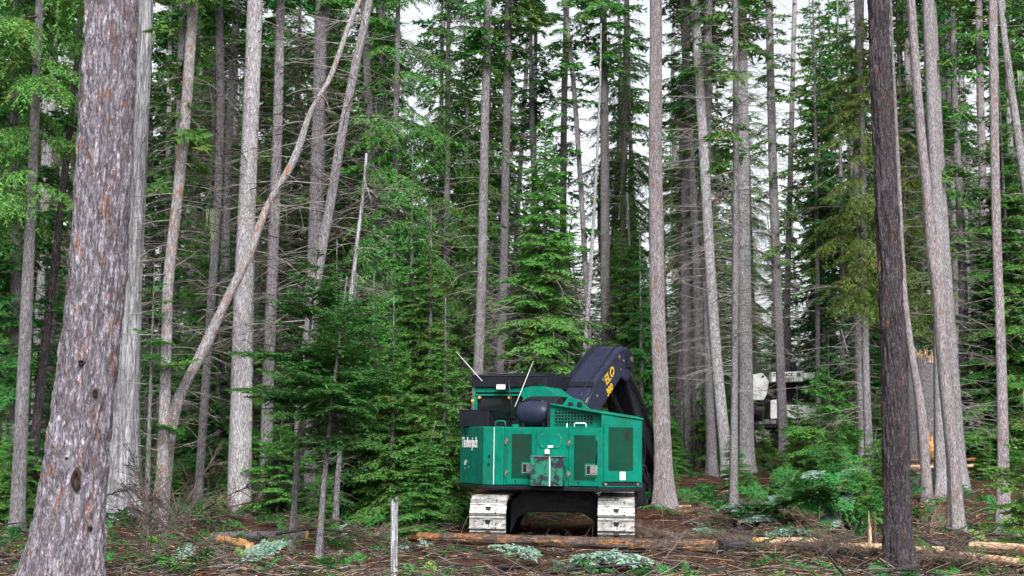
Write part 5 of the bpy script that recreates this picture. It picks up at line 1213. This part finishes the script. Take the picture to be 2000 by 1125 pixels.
# tangles of dead grey boughs
DBM = []
for q in range(4):
    pth = np.array([[0, 0, -.2], [.02, 0, .5], [.1, .05, 1.6]]); bag = TriBag(); rg = np.random.default_rng(900 + q)
    ax0 = np.array([[t * 1.5, .08 * math.sin(t * 4 + q), .25 * t - .2 * t * t] for t in np.linspace(0, 1, 7)]); bag.stem(ax0, .016, .005)
    for i in range(46):
        t = rg.uniform(.05, 1); b0 = np.array([np.interp(t, np.linspace(0, 1, 7), ax0[:, c]) for c in range(3)]); sg_ = rg.choice([-1, 1]); an = rg.uniform(.4, 1.2)
        d = np.array([math.cos(an), sg_ * math.sin(an), rg.normal(.1, .35)]); l = rg.uniform(.2, .75) * (1.15 - t); s = np.linspace(0, 1, 4)[:, None]
        pp = b0 + d * l * s + np.array([0, 0, -1.0]) * rg.normal(.05, .2) * l * s * s; bag.stem(pp, .007, .002)
        for _ in range(3):
            b1 = pp[rg.integers(1, 3)]; d1 = d + rg.normal(0, .6, 3); d1 /= np.linalg.norm(d1); bag.stem([b1, b1 + d1 * l * .25, b1 + d1 * l * .45 + [0, 0, -.02]], .004, .0015)
    DBM.append((bag.mesh('twigs', M['slash']), bag.mesh('twigs', M['dead_dark'])))
for i, (px, py, s, az, pt, dk) in enumerate([(330, 985, 1.3, .2, .5, 0), (300, 1010, 1.2, 2.6, .7, 0), (350, 1030, 1.3, -.4, .35, 0), (270, 1040, 1.0, 1.5, .9, 0), (400, 1010, 1.2, .1, .2, 0), (400, 1060, 1.1, 3.0, .5, 1),
        (310, 1085, 1.1, 1.0, .9, 1), (285, 1100, 1.0, 2.2, 1.1, 1), (450, 1115, 1.0, 2.8, .4, 1), (560, 1040, .9, .3, .2, 0), (700, 1060, 1.0, .2, .3, 0), (870, 1030, .9, 2.9, .3, 0), (1330, 1030, 1.2, .4, .2, 0), (1300, 1050, .9, 2.5, .3, 0),
        (1510, 960, 1.4, .3, .2, 0), (1450, 1020, 1.0, 1.2, .8, 1), (1680, 1060, 1.2, 2.6, .5, 0), (1650, 1070, 1.1, 2.9, .3, 0), (1700, 1030, 1.1, 2.0, .8, 0), (1790, 1040, 1.2, .4, .4, 0), (1820, 1060, 1.1, 1.1, .8, 0),
        (1900, 1000, 1.3, 2.9, .3, 0), (1930, 960, 1.2, .2, .4, 1), (1560, 930, 1.3, 2.9, .15, 0), (1850, 1110, 1.0, 1.0, .5, 1), (1600, 1110, .9, .9, .6, 1), (1500, 1100, .9, 2.2, .8, 1), (60, 1050, 1.2, .3, .4, 1), (20, 990, 1.2, .1, .3, 1), (240, 960, 1.3, .8, .8, 0)] + [(float(a), float(b_), float(c), float(d), float(e_), k % 3 == 0) for k, (a, b_, c, d, e_) in enumerate(zip(*[np.random.default_rng(66).uniform(lo, hi, 90) for lo, hi in ((0, 2000), (945, 1120), (.5, .9), (-.6, 3.7), (-.05, .25))])) if not (880 < a < 1290 and b_ < 1050)]):
    Y = ray_ground(px, py); b = P(px, py, Y); b[2] = float(gz(b[0], Y)) + .05; lft = px < 520
    e = link('dead_bough', None, None, b); g_ = ('left of the broad whitish trunk' if lft else 'around the young fir stems' if px < 900 else 'between the machine and bough pile' if px < 1480 else 'around the bough pile' if px < 1740 else 'around the right cluster of trunks')
    tag(e, ('dark' if dk else 'grey') + ' bare dead bough lying ' + g_, 'bough', ('dark' if dk else 'grey') + ' dead boughs ' + g_)
    e.matrix_world = Matrix.Translation(Vector(b)) @ Matrix.Rotation(az, 4, 'Z') @ Matrix.Rotation(-pt * (1.0 if lft and i < 30 else .55), 4, 'Y') @ Matrix.Rotation(.3 * math.sin(i * 2.7), 4, 'X') @ Matrix.Scale(s * (1.25 if lft and i < 30 else .8), 4)
    tag(link('twigs', DBM[i % 4][int(dk)], e), kind='stuff')
# low greenery: ferns, moss tufts, seedlings, nobody could count
def scatter(n, seed, xr, yr, f, mat, name, label, sr=(.12, .42)):
    rg = np.random.default_rng(seed); T = []
    for i in range(n):
        Y = rg.uniform(*yr) if rg.random() < .65 else rg.uniform(yr[0], yr[0] + 9); x = rg.uniform(*xr) * Y / 24
        if abs(x - 1.0) < 2.3 and 23.3 < Y < 29.5: continue
        if fbm(x * .5, Y * .5, seed, 2) < f: continue
        t, _ = BS[rg.integers(len(BS))]; s = rg.uniform(*sr)
        R = rotz_y(rg.random() * 6.28, rg.uniform(-.1, .9)) * s
        T.append(t @ R.T + np.array([x, Y, float(gz(x, Y)) + .0]))
    V = np.concatenate(T); o = link(name, new_mesh(name, V, np.arange(len(V)).reshape(-1, 3), M[mat])); tag(o, label, 'plants', kind='stuff')
BS = [live_branch(400 + i, 1.0, sp=.12, tl=.16, tw=.07, spacing=.075, droop=.3, lift=.4, hang=.4, flat=.3, tert=False) for i in range(5)]
scatter(2200, 1, (-11, 11), (17, 48), .32, 'leaf_dark', 'ground_plants', 'low green seedlings and fallen sprays over the forest floor')
scatter(380, 2, (-11, 11), (17, 44), .40, 'leaf_yellow', 'moss_plants', 'yellow-green mossy tufts on the forest floor')
scatter(520, 3, (-11, 11), (17, 40), .38, 'leaf_pale', 'pale_sprays', 'pale fallen needle sprays scattered on the forest floor')
scatter(1500, 5, (-11, 11), (27, 50), .34, 'leaf_dark', 'undergrowth', 'dark green undergrowth covering the rear forest floor', (.3, .8))
scatter(420, 6, (-11, 11), (17.5, 30), .44, 'leaf_dark', 'low_ferns', 'dark low ferny clumps on the foreground floor', (.3, .6))
# sticks and chips
def sticks(n, seed, mat, name, label, lr, rr, yr=(17, 46), tilt=.25, thr=0.0, xr=11):
    rg = np.random.default_rng(seed); bag = TriBag()
    for i in range(n):
        Y = yr[0] + (yr[1] - yr[0]) * rg.random() ** 1.7; x = rg.uniform(-xr, xr) * Y / 24
        if thr and fbm(x * .6, Y * .6, seed, 2) < thr: continue
        if abs(x - 1.0) < 1.9 and 23.6 < Y < 28.6 and lr[1] > .5: continue
        l = rg.uniform(*lr) ** 1.0; a = rg.random() * 6.28 if rg.random() < .4 else rg.normal(0, .35); tl = rg.normal(0, tilt)
        d = np.array([math.cos(a) * math.cos(tl), math.sin(a) * math.cos(tl), math.sin(tl)])
        c = np.array([x, Y, float(gz(x, Y)) + rg.uniform(.0, .06) + abs(math.sin(tl)) * l * .4])
        sdv = np.array([-d[1], d[0], rg.normal(0, .5)]); bend = rg.normal(0, .12) * l
        s = np.linspace(-.5, .5, 4)[:, None]
        bag.stem(c + d * l * s + sdv * bend * (1 - 4 * s * s), rg.uniform(*rr), rg.uniform(*rr) * .6)
    o = link(name, bag.mesh(name, M[mat])); tag(o, label, 'debris', kind='stuff')
sticks(1900, 11, 'dead_wood', 'grey_twigs', 'grey dead twigs littering the forest floor', (.12, .8), (.003, .009), tilt=.15)
sticks(1300, 12, 'log_peeled', 'tan_sticks', 'tan broken sticks littering the forest floor', (.08, .6), (.003, .010), tilt=.15)
sticks(4500, 13, 'stem', 'dark_twigs', 'dark twigs littering the forest floor', (.15, .9), (.004, .012), tilt=.25)
sticks(3600, 14, 'log_bark', 'bark_flakes', 'brown bark flakes and chips on the forest floor', (.04, .18), (.010, .028))
sticks(1300, 17, 'wood_raw', 'wood_chips', 'orange wood chips on the forest floor', (.04, .13), (.006, .020), thr=.42)
sticks(420, 18, 'slash', 'broken_branches', 'brown broken branches strewn over the forest floor', (.4, 1.5), (.006, .020), tilt=.15)
sticks(260, 19, 'bark_dark', 'dark_branches', 'dark rotten branches strewn over the forest floor', (.4, 1.8), (.010, .030), tilt=.12)
sticks(60, 15, 'dead_wood', 'upright_twigs', 'bare grey twigs sticking up from the slash', (.4, 1.0), (.003, .006), tilt=.7, yr=(17.5, 32))
sticks(90, 16, 'dead_dark', 'dark_upright_twigs', 'bare dark twigs sticking up from the slash', (.4, 1.1), (.003, .007), tilt=.9, yr=(17.5, 30))
# pieces of hanging lichen
def lichen_piece(label, px, py, hpx, wpx, Y):
    b = P(px, py, Y); rg = np.random.default_rng(int(px)); e = link('hanging_lichen', None, None, b); bag = TriBag(); m_ = mpp(Y)
    for i in range(13):
        x0 = rg.normal(0, wpx * .38) * m_; h = hpx * m_ * rg.uniform(.15, 1) ** 1.4
        bag.stem([(x0, rg.normal(0, .04), rg.uniform(-.05, .05)), (x0 + rg.normal(0, .02), 0, -h * .5), (x0 * .5 + rg.normal(0, .03), 0, -h)], .010, .002)
    o = link('strands', bag.mesh('strands', M['lichen']), e); tag(o, kind='stuff'); tag(e, label, 'lichen')
lichen_piece('pale green lichen hanging left of the broad whitish trunk', 413, 410, 115, 20, 30)
lichen_piece('pale lichen strip hanging between snag and orange-patched trunk', 299, 66, 32, 7, 24)
lichen_piece('pale lichen hanging at the far upper right', 1990, 140, 40, 10, 30)
lichen_piece('pale lichen tuft hanging beside the wide pale trunk', 1452, 290, 60, 14, 40)
lichen_piece('long pale lichen hanging right of the wide pale trunk', 1483, 500, 45, 10, 40)
